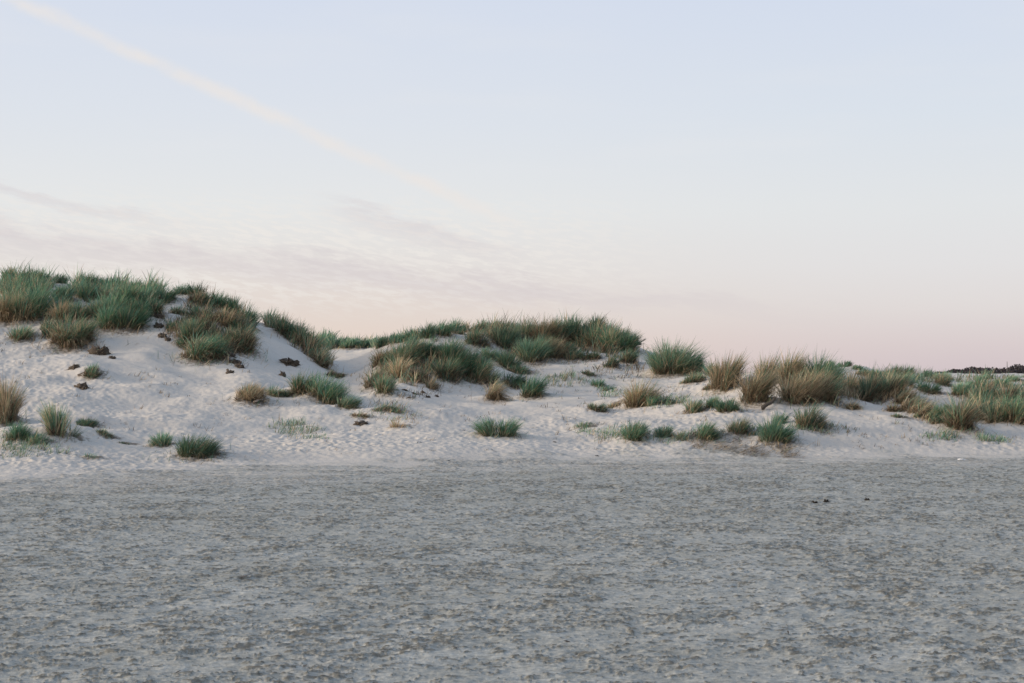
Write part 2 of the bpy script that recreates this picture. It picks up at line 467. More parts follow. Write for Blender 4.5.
def blade_mesh(R, root, L, width, az, lean, curve, col, basecol):
    """ribbons that bend towards azimuth az; returns vertices, quads and a colour per vertex"""
    n = len(L)
    pos = [root]
    for a, b in zip(LV[:-1], LV[1:]):
        th = np.minimum(lean + curve * (a + b) / 2, 2.5)
        step = (b - a) * L
        dvec = np.stack([np.sin(th) * np.cos(az), np.sin(th) * np.sin(az), np.cos(th)], -1)
        pos.append(pos[-1] + dvec * step[:, None])
    tw = az + np.pi / 2 + R.normal(0, 0.9, n)
    wv = np.stack([np.cos(tw), np.sin(tw), np.zeros(n)], -1)
    V = np.zeros((n, 8, 3)); T = np.zeros((n, 8, 3))
    for i, wf in enumerate((0.8, 1.0, 0.7, 0.12)):
        V[:, 2 * i] = pos[i] - wv * (width * wf / 2)[:, None]
        V[:, 2 * i + 1] = pos[i] + wv * (width * wf / 2)[:, None]
        f = (0.7, 0.2, 0.0, 0.0)[i]
        T[:, 2 * i] = T[:, 2 * i + 1] = col * (1 - f) + basecol * f
    base = (np.arange(n) * 8)[:, None]
    q = np.array([[0, 1, 3, 2], [2, 3, 5, 4], [4, 5, 7, 6]])
    Q = (base[:, :, None] + q[None]).reshape(-1, 4)
    return V.reshape(-1, 3), Q, T.reshape(-1, 3)


def pick(R, n, kind):
    sh = np.array(MIXES[kind]); sh = sh / sh.sum()
    k = R.choice(4, n, p=sh)
    col = np.zeros((n, 3))
    for i, pal in enumerate((C_GREEN, C_PALE, C_TAN, C_BROWN)):
        s = k == i
        col[s] = pal[R.integers(0, len(pal), s.sum())]
    col *= R.uniform(0.7, 1.3, (n, 1)) * R.uniform(0.7, 1.25)
    base = C_BROWN[R.integers(0, 4, n)] * R.uniform(0.8, 1.5, (n, 1))
    return k, col, base


def clump(R, X, Y, W, H, kind, wind=0.15, splay=0.55, n=None, curl=0.7, lump=3, wpx=0.7):
    """the blades of one tussock standing on the sand, front foot at X, Y"""
    s = Y / F
    if n is None:
        n = int(np.clip(17 * (W / s) * (1 + 0.03 * H / s), 110, 5500))
    rx = W * 0.33; ry = min(W * 0.30, 0.55)
    # several shoots, each a little fountain of its own
    ns = max(3, int(lump + W / s / 3.2))
    sa = R.uniform(0, 2 * np.pi, ns); sr = np.sqrt(R.uniform(0, 1, ns))
    shx = np.cos(sa) * sr; shy = np.sin(sa) * sr
    sh_h = R.uniform(0.78, 1.08, ns) * (1 - 0.25 * sr ** 2)
    which = R.integers(0, ns, n)
    ox = shx[which] * rx + R.normal(0, 0.16 * W / math.sqrt(ns) + 0.015, n)
    oy = shy[which] * ry + R.normal(0, 0.13 * W / math.sqrt(ns) + 0.015, n)
    x = X + ox; y = Y + ry * 0.9 + oy
    z = macro(x, y)
    rise = float(macro(np.array([X]), np.array([Y + 2 * ry]))[0] - macro(np.array([X]), np.array([Y]))[0])
    He = max(0.6 * H, H - max(0, rise) * 0.35)
    L = He * 1.32 * sh_h[which] * (0.42 + 0.6 * R.beta(2.2, 1.3, n))
    rad = np.hypot(ox / max(rx, 1e-3), oy / max(ry, 1e-3))
    az_out = np.arctan2(oy, ox) + R.normal(0, 0.5, n)
    lean = np.abs(R.normal(0.10, 0.12, n)) + splay * 0.42 * rad
    vx = np.sin(lean) * np.cos(az_out) + wind; vy = np.sin(lean) * np.sin(az_out) - 0.03
    az = np.arctan2(vy, vx); lean = np.arcsin(np.clip(np.hypot(vx, vy), 0, 0.99))
    curve = np.abs(R.normal(curl * 1.15, 0.4, n)) * (0.5 + 0.6 * rad)
    k, col, base = pick(R, n, kind)
    dry = k >= 2
    curve = curve * np.where(dry, 1.35, 1.0); L = L * np.where(k == 3, 0.68, np.where(dry, 0.92, 1))
    width = R.uniform(0.7, 1.25, n) * wpx * s
    root = np.stack([x, y, z - 0.02], -1)
    return (root, L, width, az, lean, curve, col, base), dry


def thatch(R, X, Y, W, H, n):
    """a skirt of dead leaves and roots that hangs over the sand"""
    s = Y / F
    x = X + R.uniform(-0.5, 0.5, n) * W * 0.85; y = Y + R.uniform(-0.05, 0.55, n) * min(W, 0.8) * 0.5
    z = macro(x, y)
    L = H * R.uniform(0.35, 0.9, n)
    az = -np.pi / 2 + R.normal(0.25, 0.9, n)
    lean = R.uniform(0.7, 1.5, n); curve = R.uniform(0.0, 0.7, n)
    k, col, base = pick(R, n, 'thatch')  # dead leaf mix, kept dark so its colour carries underside shade too
    return (np.stack([x, y, z + 0.01 + 0.12 * H * R.uniform(0, 1, n)], -1), L, R.uniform(0.6, 1.2, n) * 0.7 * s, az, lean, curve, col, base)


def sub(args, m):
    return tuple(a[m] for a in args)


N_T = [0]


QUEUE = []


def tussock(*a, **k):
    QUEUE.append((a, k))


def flush():
    spots = [at(q[0][0], q[0][1]) for q in QUEUE]
    for (a, k), (X, Y) in zip(QUEUE, spots):
        s_ = Y / F
        if a[2] >= 16: add_mound(X + .6 * a[2] * s_, Y + .3 * min(a[2] * s_, .9), .6 * a[2] * s_ + .1, .2 * min(a[2] * s_, 1.0) + .08, .12 * a[3] * s_)
        if a[2] >= 14: add_mound(X, Y + .28 * min(a[2] * s_, .9), .52 * a[2] * s_ + .12, .42 * min(a[2] * s_, 1.0) + .14, .17 * a[3] * s_)
    for a, k in QUEUE: grow(*a, **k)
    QUEUE.clear()


def grow(px, py, w, h, kind, label, group=None, wind=0.19, splay=0.5, skirt=None, name='marram_tussock', curl=0.7, n=None, back=0.0, cat='grass tussock', wpx=0.52):
    N_T[0] += 1
    R = np.random.default_rng(1000 + N_T[0])
    X, Y = at(px, py)
    if back:
        X, Y = X * (Y + back) / Y, Y + back
    s = Y / F
    litter(X + .05, Y + .15, w * s * .62 + .06, 1.0)
    args, dry = clump(R, X, Y, w * s, h * s, kind, wind, splay, n, curl, wpx=wpx)
    org = (X, Y, float(macro(np.array([X]), np.array([Y]))[0]))
    if w >= 14 and 12 < dry.sum() < len(dry) - 12:
        o = empty(name, org)
        V, Q, T = blade_mesh(R, *sub(args, ~dry)); mesh_obj('green_leaves', V, Q, M_LEAF, o, T, org)
        V, Q, T = blade_mesh(R, *sub(args, dry)); mesh_obj('dry_leaves', V, Q, M_LEAF, o, T, org)
    else:
        V, Q, T = blade_mesh(R, *args); o = mesh_obj(name, V, Q, M_LEAF, None, T, org)
    if skirt is None: skirt = 0.7 if w >= 18 and py < 425 else 0.0  # hillside default: real thatch, its dark brown also painting in the shaded underside
    if skirt > 0:
        V, Q, T = blade_mesh(R, *thatch(R, X, Y, w * s, h * s * 0.55, int(skirt * w * 7)))
        mesh_obj('dead_leaves', V, Q, M_LEAF, o, T, org)
    if w >= 16:
        m_ = int(w * 2.6); Wm = w * s
        x_ = X + R.normal(0.1 * Wm, 0.55 * Wm, m_); y_ = Y + R.normal(0.05, 0.42 * min(Wm, 1.0), m_)
        k_, col_, base_ = pick(R, m_, 'orange' if R.random() < .5 else 'mixed')
        V, Q, T = blade_mesh(R, np.stack([x_, y_, macro(x_, y_) - .005], -1), h * s * R.uniform(.15, .5, m_), R.uniform(.6, 1.1, m_) * .55 * s, R.normal(0, 1.2, m_),
                             np.abs(R.normal(.7, .4, m_)), R.uniform(0, .8, m_), col_, base_)
        mesh_obj('stray_leaves', V, Q, M_LEAF, o, T, org)
    tag(o, label, cat, group)
    return o


GROUPS = {}


def row(items, label, group, kind, **kw):
    for it in items:
        k = it[4] if len(it) > 4 else kind
        tussock(it[0], it[1], it[2], it[3], k, label, group, **kw)


T = tussock
# ---- the tall dune: summit
T(7, 277, 15, 16, 'mixed', 'small olive tuft sticking up highest on the summit of the tallest dune')
row([(24, 284, 22, 15), (40, 284, 22, 15), (57, 283, 15, 12, 'bright')], 'green tuft in the unbroken grass row on the tallest summit, before the sand notch', 'summit tufts before the sand notch', 'green')
row([(80, 284, 12, 12), (92, 286, 17, 14), (106, 287, 18, 13), (118, 287, 12, 10)], 'dark green tuft in the skyline row on the tallest dune just after the sand notch', 'skyline tufts after the sand notch', 'green')
row([(136, 285, 18, 9), (150, 286, 16, 10)], 'short green tuft on the skyline at the far end of the tallest summit', 'short skyline tufts', 'green')
T(180, 293, 17, 13, 'green', 'green tuft at the head of the small sand chute near the tallest skyline')
T(195, 295, 17, 16, 'dark', 'dark tuft standing up where the tallest skyline starts to drop')
# ---- the tall dune: first patch
T(6, 321, 24, 36, 'tan', 'tall straw coloured tussock at the frame edge on the tallest dune', skirt=.4)
T(22, 321, 20, 34, 'mixed', 'straw and green tussock beside the straw one at the frame edge', skirt=.4)
T(37, 320, 22, 34, 'dark', 'dark green tussock bordering the sand notch of the tallest dune', skirt=.2)
T(12, 299, 24, 20, 'mixed', 'olive tussock on the upper slope just under the highest tuft')
T(31, 297, 24, 20, 'green', 'green tussock just under the summit row, above the dark one by the notch')
# ---- the tall dune: second patch
T(63, 302, 24, 16, 'bright', 'pale blue green tussock at the lower mouth of the sand notch')
T(85, 299, 22, 14, 'green', 'green tussock directly below the skyline row after the notch')
T(103, 300, 20, 14, 'mixed', 'olive tussock below the skyline row, next to pale sand spots')
T(60, 321, 20, 24, 'tan', 'straw topped tussock above the brown drooping clump', skirt=.5)
T(78, 320, 20, 18, 'dull', 'dead brown tussock in the dark hollow of the second patch', skirt=1.0)
T(95, 319, 20, 22, 'dull', 'grey brown tussock in the middle of the second patch', skirt=.6)
T(112, 316, 24, 24, 'green', 'broad green tussock in the middle of the second patch on the tallest dune')
T(128, 308, 24, 24, 'green', 'upright green tussock at the shoulder of the second patch')
T(108, 330, 26, 26, 'green', 'green tussock at the lower lip of the second patch, over bare sand')
T(127, 331, 28, 28, 'dark', 'dark tussock at the lower corner of the second patch beside the smooth slope', skirt=.3)
T(139, 318, 16, 18, 'green', 'narrow green tussock at the outer corner of the second patch')
T(48, 337, 15, 15, 'mixed', 'small olive tussock leaning out beside the brown drooping clump')
T(66, 347, 40, 34, 'dead', 'brown drooping clump hanging lowest from the second patch', skirt=1.2, curl=1.0)
T(80, 345, 16, 26, 'mixed', 'brown green tussock at the outer flank of the drooping clump', skirt=.6)
T(19, 341, 24, 17, 'mixed', 'small lone tussock on bare sand below the frame edge straw tussock', skirt=.4)
# ---- the tall dune: shoulder and third patch
T(144, 303, 22, 18, 'green', 'green tussock on the shoulder above the smooth slope')
T(162, 303, 20, 17, 'green', 'green tussock bordering the small sand chute on its lower side')
T(152, 314, 22, 18, 'dull', 'dark dull tussock under the shoulder, above the bare slope', skirt=.4)
T(196, 304, 20, 16, 'tan', 'straw tussock just right of the small sand chute')
row([(208, 306, 18, 14), (221, 309, 20, 16), (234, 315, 18, 18)], 'green tuft on the falling skyline of the third patch', 'falling skyline tufts', 'green')
T(247, 328, 18, 22, 'dark', 'dark green tussock at the last drop of the tallest skyline, above the saddle')
T(178, 315, 18, 11, 'mixed', 'sparse olive tussock at the inner edge of the third patch')
T(199, 320, 28, 15, 'dull', 'dark brown mat of grass high in the third patch', skirt=1.0)
T(224, 326, 26, 18, 'orange', 'rust coloured tussock in the middle of the third patch', skirt=.6)
T(240, 335, 24, 18, 'dull', 'dull brown tussock close above the saddle in the third patch', skirt=.8)
T(170, 331, 9, 14, 'mixed', 'thin lone stalks beside the row of turf lumps')
T(190, 343, 30, 24, 'mixed', 'yellow green tussock in front of the dark mat of the third patch', skirt=.5)
T(183, 349, 14, 12, 'dull', 'small brown tussock at the inner foot of the third patch', skirt=.6)
T(197, 359, 38, 28, 'dull', 'brown clump hanging lowest from the third patch', skirt=1.3, curl=1.0)
T(215, 358, 28, 25, 'dull', 'brown grey clump beside the lowest one of the third patch', skirt=1.2, curl=1.0)
T(228, 351, 28, 22, 'dead', 'ragged brown clump between the lowest and the darkest of the third patch', skirt=1.2)
T(242, 351, 24, 28, 'dead', 'darkest brown clump at the outer flank of the third patch by the saddle', skirt=1.0)
# ---- ridge beyond the saddle
T(270, 328, 17, 18, 'mixed', 'brown green tuft at the upper end of the falling ridge by the saddle')
T(281, 334, 17, 20, 'dull', 'dull tuft second from the upper end of the falling ridge', skirt=.5)
T(291, 338, 18, 20, 'green', 'green tuft in the upper half of the falling ridge', skirt=.5)
T(303, 348, 22, 24, 'mixed', 'olive tussock in the middle of the falling ridge', skirt=.8)
T(312, 357, 22, 25, 'dead', 'brown leaning tussock in the lower half of the falling ridge', skirt=1.0, wind=.3)
T(321, 366, 16, 20, 'dead', 'dark brown tussock at the lower end of the falling ridge', skirt=1.2, wind=.3)
T(335, 377, 20, 9, 'thatch', 'low mat of rusty dead grass on the sand spit below the falling ridge', skirt=1.5, name='dead_grass_mat', cat='dead grass')
row([(322, 348, 20, 17), (336, 349, 20, 14), (350, 349, 20, 11), (362, 348, 16, 9), (372, 347, 14, 8)], 'blue green tuft on the distant dune seen through the gully', 'tufts on the dune behind the gully', 'bright', wpx=.8)
# ---- slope below the saddle
T(249, 402, 34, 20, 'orange', 'brown straw tussock alone on the slope beside a pale plank', skirt=.8)
T(272, 396, 14, 13, 'mixed', 'small green tipped tuft at the upper end of the long slope clump')
T(284, 397, 18, 9, 'dull', 'low dead brown tuft in the long slope clump', skirt=.8)
T(300, 395, 22, 25, 'mixed', 'green topped tussock with straw base in the long slope clump', skirt=.4)
T(325, 403, 40, 31, 'green', 'largest green tussock of the long slope clump, leaning down the slope', wind=.28)
T(346, 408, 20, 17, 'green', 'green tussock at the lower end of the long slope clump', wind=.35)
T(360, 418, 20, 9, 'orange', 'flat rusty dead tuft just under the lower end of the slope clump', skirt=.7, curl=1.2)
T(387, 412, 36, 11, 'dull', 'dark flattened streak of grass lying across the gully mouth', wind=.55, curl=1.2, skirt=.5)
T(398, 428, 16, 13, 'tan', 'pale straw tuft with thin green blades in front of the gully mouth', n=110)
# ---- middle dune
row([(382, 347, 16, 11), (396, 344, 16, 11), (411, 341, 18, 13)], 'green tuft on the rising skyline at the gully end of the middle dune', 'rising skyline tufts', 'bright', wpx=.75)
row([(428, 338, 16, 15), (442, 337, 16, 17), (456, 334, 17, 15)], 'dark green tuft on the upper part of the rising middle skyline', 'upper rising skyline tufts', 'green')
T(469, 331, 20, 15, 'tan', 'straw tuft where the middle dune skyline levels out')
row([(483, 331, 18, 13), (497, 331, 16, 12), (512, 334, 20, 13)], 'green tuft in the level skyline of the middle dune', 'level skyline tufts', 'green')
T(384, 364, 32, 20, 'tan', 'straw tuft on the brow over the sandy knob of the middle dune', skirt=.5)
T(401, 368, 32, 28, 'mixed', 'olive tussock behind the tall straw stalks on the middle dune')
T(398, 379, 13, 26, 'tan', 'tall straw stalks standing apart on the middle dune flank')
T(415, 360, 30, 20, 'mixed', 'brown green tussock on the brow of the middle dune front clump')
T(431, 357, 26, 17, 'green', 'green tussock on the brow of the middle dune front clump, right of the brown one')
T(374, 387, 22, 22, 'tan', 'straw tussock hanging over the sandy knob at the gully', skirt=.7)
T(384, 393, 19, 22, 'mixed', 'olive tussock at the foot of the sandy knob', skirt=.5)
T(418, 382, 32, 18, 'thatch', 'brown dead mat in the hollow of the middle dune front clump', skirt=1.0)
T(430, 389, 9, 17, 'orange', 'thin straw stalks in front of the brown dead mat')
T(446, 381, 24, 24, 'dull', 'grey green tussock beside the brown dead mat', skirt=.4)
T(456, 374, 36, 30, 'green', 'broad vivid green tussock in the middle dune front clump', wind=.3)
T(472, 380, 26, 28, 'green', 'dark leaning tussock downslope of the broad vivid green one', wind=.35)
T(484, 384, 26, 26, 'mixed', 'olive leaning tussock near the end of the front clump', wind=.35)
T(492, 401, 17, 26, 'tan', 'straw tussock drooping at the very end of the front clump', wind=.3, curl=1.1, skirt=.6)
T(477, 346, 28, 18, 'dull', 'purplish brown patch of grass beside bare sand on the middle dune')
T(489, 360, 20, 13, 'green', 'small green tussock between sand patches behind the front clump')
T(505, 348, 32, 22, 'pale', 'pale green tussock high on the middle dune below the level skyline')
T(526, 342, 28, 22, 'dull', 'dull tussock just under the middle dune skyline')
T(545, 345, 32, 28, 'tan', 'straw tussock at the crown of the middle dune')
T(561, 344, 26, 27, 'mixed', 'olive tussock at the crown of the middle dune beside the straw one')
T(577, 343, 30, 26, 'green', 'green tussock on the crown of the middle dune')
T(583, 346, 14, 18, 'tan', 'slender straw tussock in front of the green crown tussock')
T(597, 332, 16, 17, 'green', 'green tuft forming the highest point of the middle dune')
T(609, 334, 16, 14, 'dull', 'brown green tuft next to the highest one on the middle dune')
T(596, 347, 28, 24, 'dull', 'purplish dull tussock below the highest tuft of the middle dune')
T(613, 350, 28, 26, 'mixed', 'olive tussock on the steep end of the middle dune')
T(625, 351, 24, 24, 'green', 'green tussock on the steep end of the middle dune by the sand saddle')
T(531, 362, 28, 28, 'bright', 'vivid green tussock on the front of the middle dune crown')
T(510, 369, 24, 20, 'green', 'green tussock at the lower corner of the crown grass, above the dark clump')
T(551, 358, 32, 26, 'tan', 'straw and green tussock at the lower edge of the crown grass')
T(566, 356, 16, 18, 'mixed', 'narrow olive tussock at the lower edge of the crown grass')
T(520, 374, 30, 11, 'dull', 'low dark fringe under the crown grass above the dark clump', skirt=.5)
T(573, 360, 20, 13, 'mixed', 'olive fringe tuft by the sandy gap in the crown grass', skirt=.4)
T(591, 360, 22, 10, 'dull', 'low brown fringe tuft under the sandy gap in the crown grass', skirt=.8)
T(611, 368, 18, 13, 'dull', 'brown hanging tuft lowest on the steep end of the middle dune', skirt=.8)
T(628, 363, 20, 15, 'dull', 'brown tuft at the foot of the steep end by the sand saddle', skirt=.6)
T(513, 388, 24, 17, 'dark', 'dark green clump alone on sand, its upslope half', wind=.3)
T(531, 398, 24, 23, 'dark', 'dark green clump alone on sand, its downslope half', wind=.35)
T(588, 376, 14, 7, 'dull', 'tiny dull tuft alone on the sand below the crown grass')
T(597, 387, 13, 9, 'dark', 'small dark tuft, upper of two, on the sandy hollow')
T(608, 391, 11, 9, 'dark', 'small dark tuft, lower of two, on the sandy hollow')
# ---- beyond the middle dune
T(674, 374, 48, 35, 'olive', 'large rounded green tussock on the skyline between the dunes', splay=.75)
T(693, 373, 20, 20, 'green', 'green shoulder tussock at the side of the large rounded one')
T(712, 376, 15, 13, 'green', 'small green skyline tuft between the rounded tussock and the straw one')
T(696, 383, 24, 13, 'mixed', 'low olive tuft in front of the small skyline tuft')
T(684, 384, 9, 6, 'dull', 'tiny tuft on sand below the large rounded tussock')
T(727, 390, 34, 34, 'tan', 'upright straw and olive tussock standing on a sandy ledge', skirt=.5, splay=.35, curl=.4)
T(710, 390, 14, 9, 'thatch', 'brown dead skirt of grass at the ledge beside the upright tussock', skirt=.8)
T(640, 407, 30, 31, 'tan', 'straw and olive tussock on the mound in the sandy hollow', skirt=.4)
T(651, 406, 14, 14, 'green', 'green tuft at the foot of the straw mound tussock')
T(597, 411, 17, 12, 'dull', 'brown tuft at the far end of the rusty mound', skirt=.7)
T(613, 408, 16, 6, 'orange', 'flat rusty dead grass over the mound between brown and straw tussocks', skirt=.8, name='dead_grass_mat', cat='dead grass')
T(671, 404, 26, 10, 'bright', 'low blue green tuft behind the straw mound tussock', n=130)
T(694, 413, 24, 15, 'mixed', 'olive tuft at one end of the low dark green row')
T(713, 408, 18, 12, 'green', 'green tuft in the middle of the low dark green row')
T(729, 412, 24, 15, 'dark', 'dark green tuft at the stick end of the low green row', wind=.05)
# ---- the two straw giants and the big bush
T(755, 404, 32, 40, 'tan', 'broad straw tussock just beside the driftwood stick', skirt=.6)
T(768, 386, 18, 35, 'tan', 'straw tussock rising to the skyline behind the broad straw one', splay=.3, curl=.4)
T(791, 386, 24, 34, 'tan', 'straw tussock highest on the skyline of the large straw clump', splay=.35)
T(794, 404, 28, 36, 'tan', 'straw tussock above the driftwood stick, front of the large clump', skirt=.6)
T(809, 404, 24, 42, 'tan', 'straw tussock in the middle of the large clump', skirt=.4)
T(819, 389, 26, 36, 'dark', 'dark green tussock at the top of the large clump')
T(827, 402, 28, 36, 'dead', 'dark brown green tussock on the shadowed side of the large clump', skirt=.6)
T(832, 388, 18, 26, 'green', 'green tussock behind the shadowed side of the large clump')
row([(831, 366, 18, 8), (846, 367, 16, 7), (858, 370, 14, 6)], 'short green tuft along the distant sandy crest behind the large clump', 'tufts on the distant sandy crest', 'green')
T(856, 398, 34, 30, 'orange', 'orange straw tussock beside the sandy gap', skirt=.7)
T(853, 409, 13, 15, 'orange', 'orange dead grass hanging down under the orange straw tussock', skirt=1.0, curl=1.3)
T(874, 402, 28, 32, 'dull', 'olive tussock next to the orange straw one', skirt=.5)
row([(866, 377, 20, 9), (880, 379, 20, 11)], 'dark tuft in the far hedge-like row behind the orange tussock', 'far hedge-like row of tufts', 'dull')
# ---- the low bank
T(891, 397, 32, 32, 'dead', 'dull brown tall tussock on the low bank behind the drooping mane', splay=.35)
T(897, 376, 15, 11, 'green', 'green tuft on the low bank skyline above the dull tall tussock')
T(909, 377, 15, 13, 'green', 'rounded green skyline tuft beside the pale sand gap')
T(906, 386, 20, 13, 'pale', 'pale green tussock behind the drooping mane of straw')
row([(904, 403, 22, 27), (911, 409, 22, 28), (918, 414, 22, 28), (925, 418, 22, 27), (932, 421, 20, 25, 'dull'), (939, 424, 20, 22, 'dull')],
    'combed straw tussock in the mane that droops down the low bank', 'tussocks of the drooping straw mane', 'tan', wind=.42, curl=1.3, skirt=.4, splay=.3)
T(897, 412, 18, 12, 'thatch', 'brown dead mat under the start of the straw mane', skirt=1.0, name='dead_grass_mat', cat='dead grass')
T(900, 418, 18, 5, 'dull', 'thin brown strip of grass on sand below the straw mane', skirt=.4)
T(919, 418, 9, 6, 'dull', 'tiny brown tuft on sand under the straw mane')
T(932, 394, 26, 12, 'dark', 'low dark green cushion behind the straw mane beside the sand gap')
T(928, 374, 14, 9, 'green', 'small green skyline tuft after the pale sand gap')
row([(940, 374, 14, 8), (948, 374, 14, 9)], 'olive skyline tuft just before the far dark trees', 'skyline tufts by the far trees', 'mixed')
T(944, 386, 18, 14, 'mixed', 'olive tussock on the far side of the pale sand gap')
T(947, 422, 20, 20, 'dark', 'dark green tussock between the straw mane and the dark bush')
T(962, 430, 28, 40, 'dead', 'tall dark brown bushy tussock at the bank edge', skirt=1.0, wind=.1, splay=.4, n=900)
T(955, 412, 14, 14, 'thatch', 'dead brown spray leaning out over the sand from the dark bush', wind=-.5, name='dead_grass_spray', cat='dead grass')
T(963, 396, 30, 15, 'olive', 'large pale green tussock behind the dark bushy one')
T(980, 390, 20, 14, 'green', 'green tussock on the plateau beside the large pale one')
T(976, 404, 18, 16, 'mixed', 'olive tussock touching the top of the dark bushy one')
T(985, 420, 28, 32, 'dead', 'brown tussock in the bank thicket beside the dark bushy one', skirt=.4)
T(1000, 422, 28, 30, 'dull', 'dull olive tussock in the middle of the bank thicket', skirt=.4)
T(1011, 409, 28, 28, 'dead', 'dark brown tussock at the top of the bank thicket')
T(1018, 424, 26, 32, 'dull', 'dull olive tussock at the frame end of the bank thicket', skirt=.4)
T(992, 404, 20, 16, 'green', 'green tussock at the back of the bank thicket')
T(1003, 388, 18, 12, 'dark', 'dark green tuft on the plateau by a strip of pale sand')
T(985, 380, 20, 6, 'pale', 'pale tuft on the plateau just below the far trees')
T(1014, 382, 20, 7, 'pale', 'pale tuft on the plateau at the end of the far trees')
T(1002, 422, 30, 6, 'orange', 'rusty dead mat under the bank thicket', skirt=.8, name='dead_grass_mat', cat='dead grass')
# ---- tufts in front of the dunes
T(488, 437, 18, 21, 'green', 'green tuft of a touching pair at the beach edge, leaning toward the tallest dune', splay=.4, wind=-.22)
T(505, 437, 19, 22, 'green', 'green tuft of a touching pair at the beach edge, leaning toward the bank', splay=.4, wind=.2)
T(585, 428, 20, 9, 'bright', 'small light green tuft alone above the beach edge', n=90)
T(634, 441, 28, 20, 'green', 'blue green tuft at the beach edge with one taller spike', splay=.45)
T(638, 436, 8, 20, 'green', 'taller green spike rising behind the blue green beach tuft', splay=.2, n=50)
T(665, 439, 15, 16, 'green', 'small dark tuft first in the row of three at the beach edge')
T(683, 441, 18, 13, 'pale', 'pale thin tuft second in the row of three at the beach edge', n=130)
T(705, 441, 24, 19, 'green', 'dark green tuft last in the row of three at the beach edge', wind=.25)
T(739, 436, 20, 19, 'mixed', 'olive tuft between the beach row and the big dark green tuft')
T(776, 445, 34, 26, 'dark', 'big dark green tuft at the beach edge below the driftwood stick', splay=.45)
T(781, 424, 13, 14, 'green', 'narrow green tuft behind the big dark green beach tuft')
T(811, 430, 30, 24, 'mixed', 'olive and green tuft behind the big dark green beach tuft, toward the bank', wind=.22)
T(3, 424, 24, 46, 'tan', 'tall straw tussock cut by the frame at the foot of the tallest dune', skirt=.8, splay=.15, wind=.02, curl=.4)
T(55, 437, 18, 34, 'mixed', 'dense upright olive tussock like a brush at the foot of the tallest dune', splay=.1, curl=.22, skirt=.4, n=700, wind=.02)
T(71, 437, 14, 17, 'pale', 'thin wispy tuft right beside the brush-like tussock', n=60)
T(17, 441, 16, 20, 'dark', 'dark green tuft in front of the frame edge straw tussock')
T(33, 446, 26, 14, 'green', 'low spreading green tuft between dark tuft and brush-like tussock', n=200)
T(5, 442, 14, 9, 'bright', 'low bright green tuft at the frame edge beside the dark tuft', n=70)
T(84, 427, 22, 10, 'green', 'low green tuft on a sand hump beyond the brush-like tussock')
T(103, 436, 18, 8, 'dull', 'dull low tuft on the tail of the sand hump', wind=.35)
T(124, 445, 14, 4, 'dull', 'tiny flat tuft at the tip of the sand hump tail', wind=.3)
T(88, 459, 18, 8, 'bright', 'thin blue green tuft nearest the damp beach', n=50)
T(160, 447, 21, 15, 'green', 'smaller of two paired green tufts at the foot of the tallest dune', wind=-.05)
T(193, 457, 46, 24, 'green', 'larger of two paired green tufts at the foot of the tallest dune', wind=.3, splay=.5)


flush()


# ------------------------------------------------------------------ continuous and creeping cover
def inside(poly, x, y):
    r = np.zeros(len(x), bool); n = len(poly)
    for i in range(n):
        x1, y1 = poly[i]; x2, y2 = poly[(i + 1) % n]
        c = ((y1 > y) != (y2 > y)) & (x < (x2 - x1) * (y - y1) / (y2 - y1 + 1e-9) + x1)
        r ^= c
    return r


def cast(px, py):
    out = np.zeros((len(px), 2))
    for i in range(0, len(px), 400):
        a = px[i:i + 400]; b = py[i:i + 400]
        Dm = DS[None, ::2].repeat(len(a), 0)
        Xm = (a[:, None] - CX) / F * Dm
        rows = HOR + (EYE - macro(Xm, Dm)) * F / Dm
        hit = rows <= b[:, None]
        j = np.where(hit.any(1), hit.argmax(1), rows[:, :340].argmin(1))
        out[i:i + 400, 1] = Dm[0][j]; out[i:i + 400, 0] = Xm[np.arange(len(a)), j]
    return out


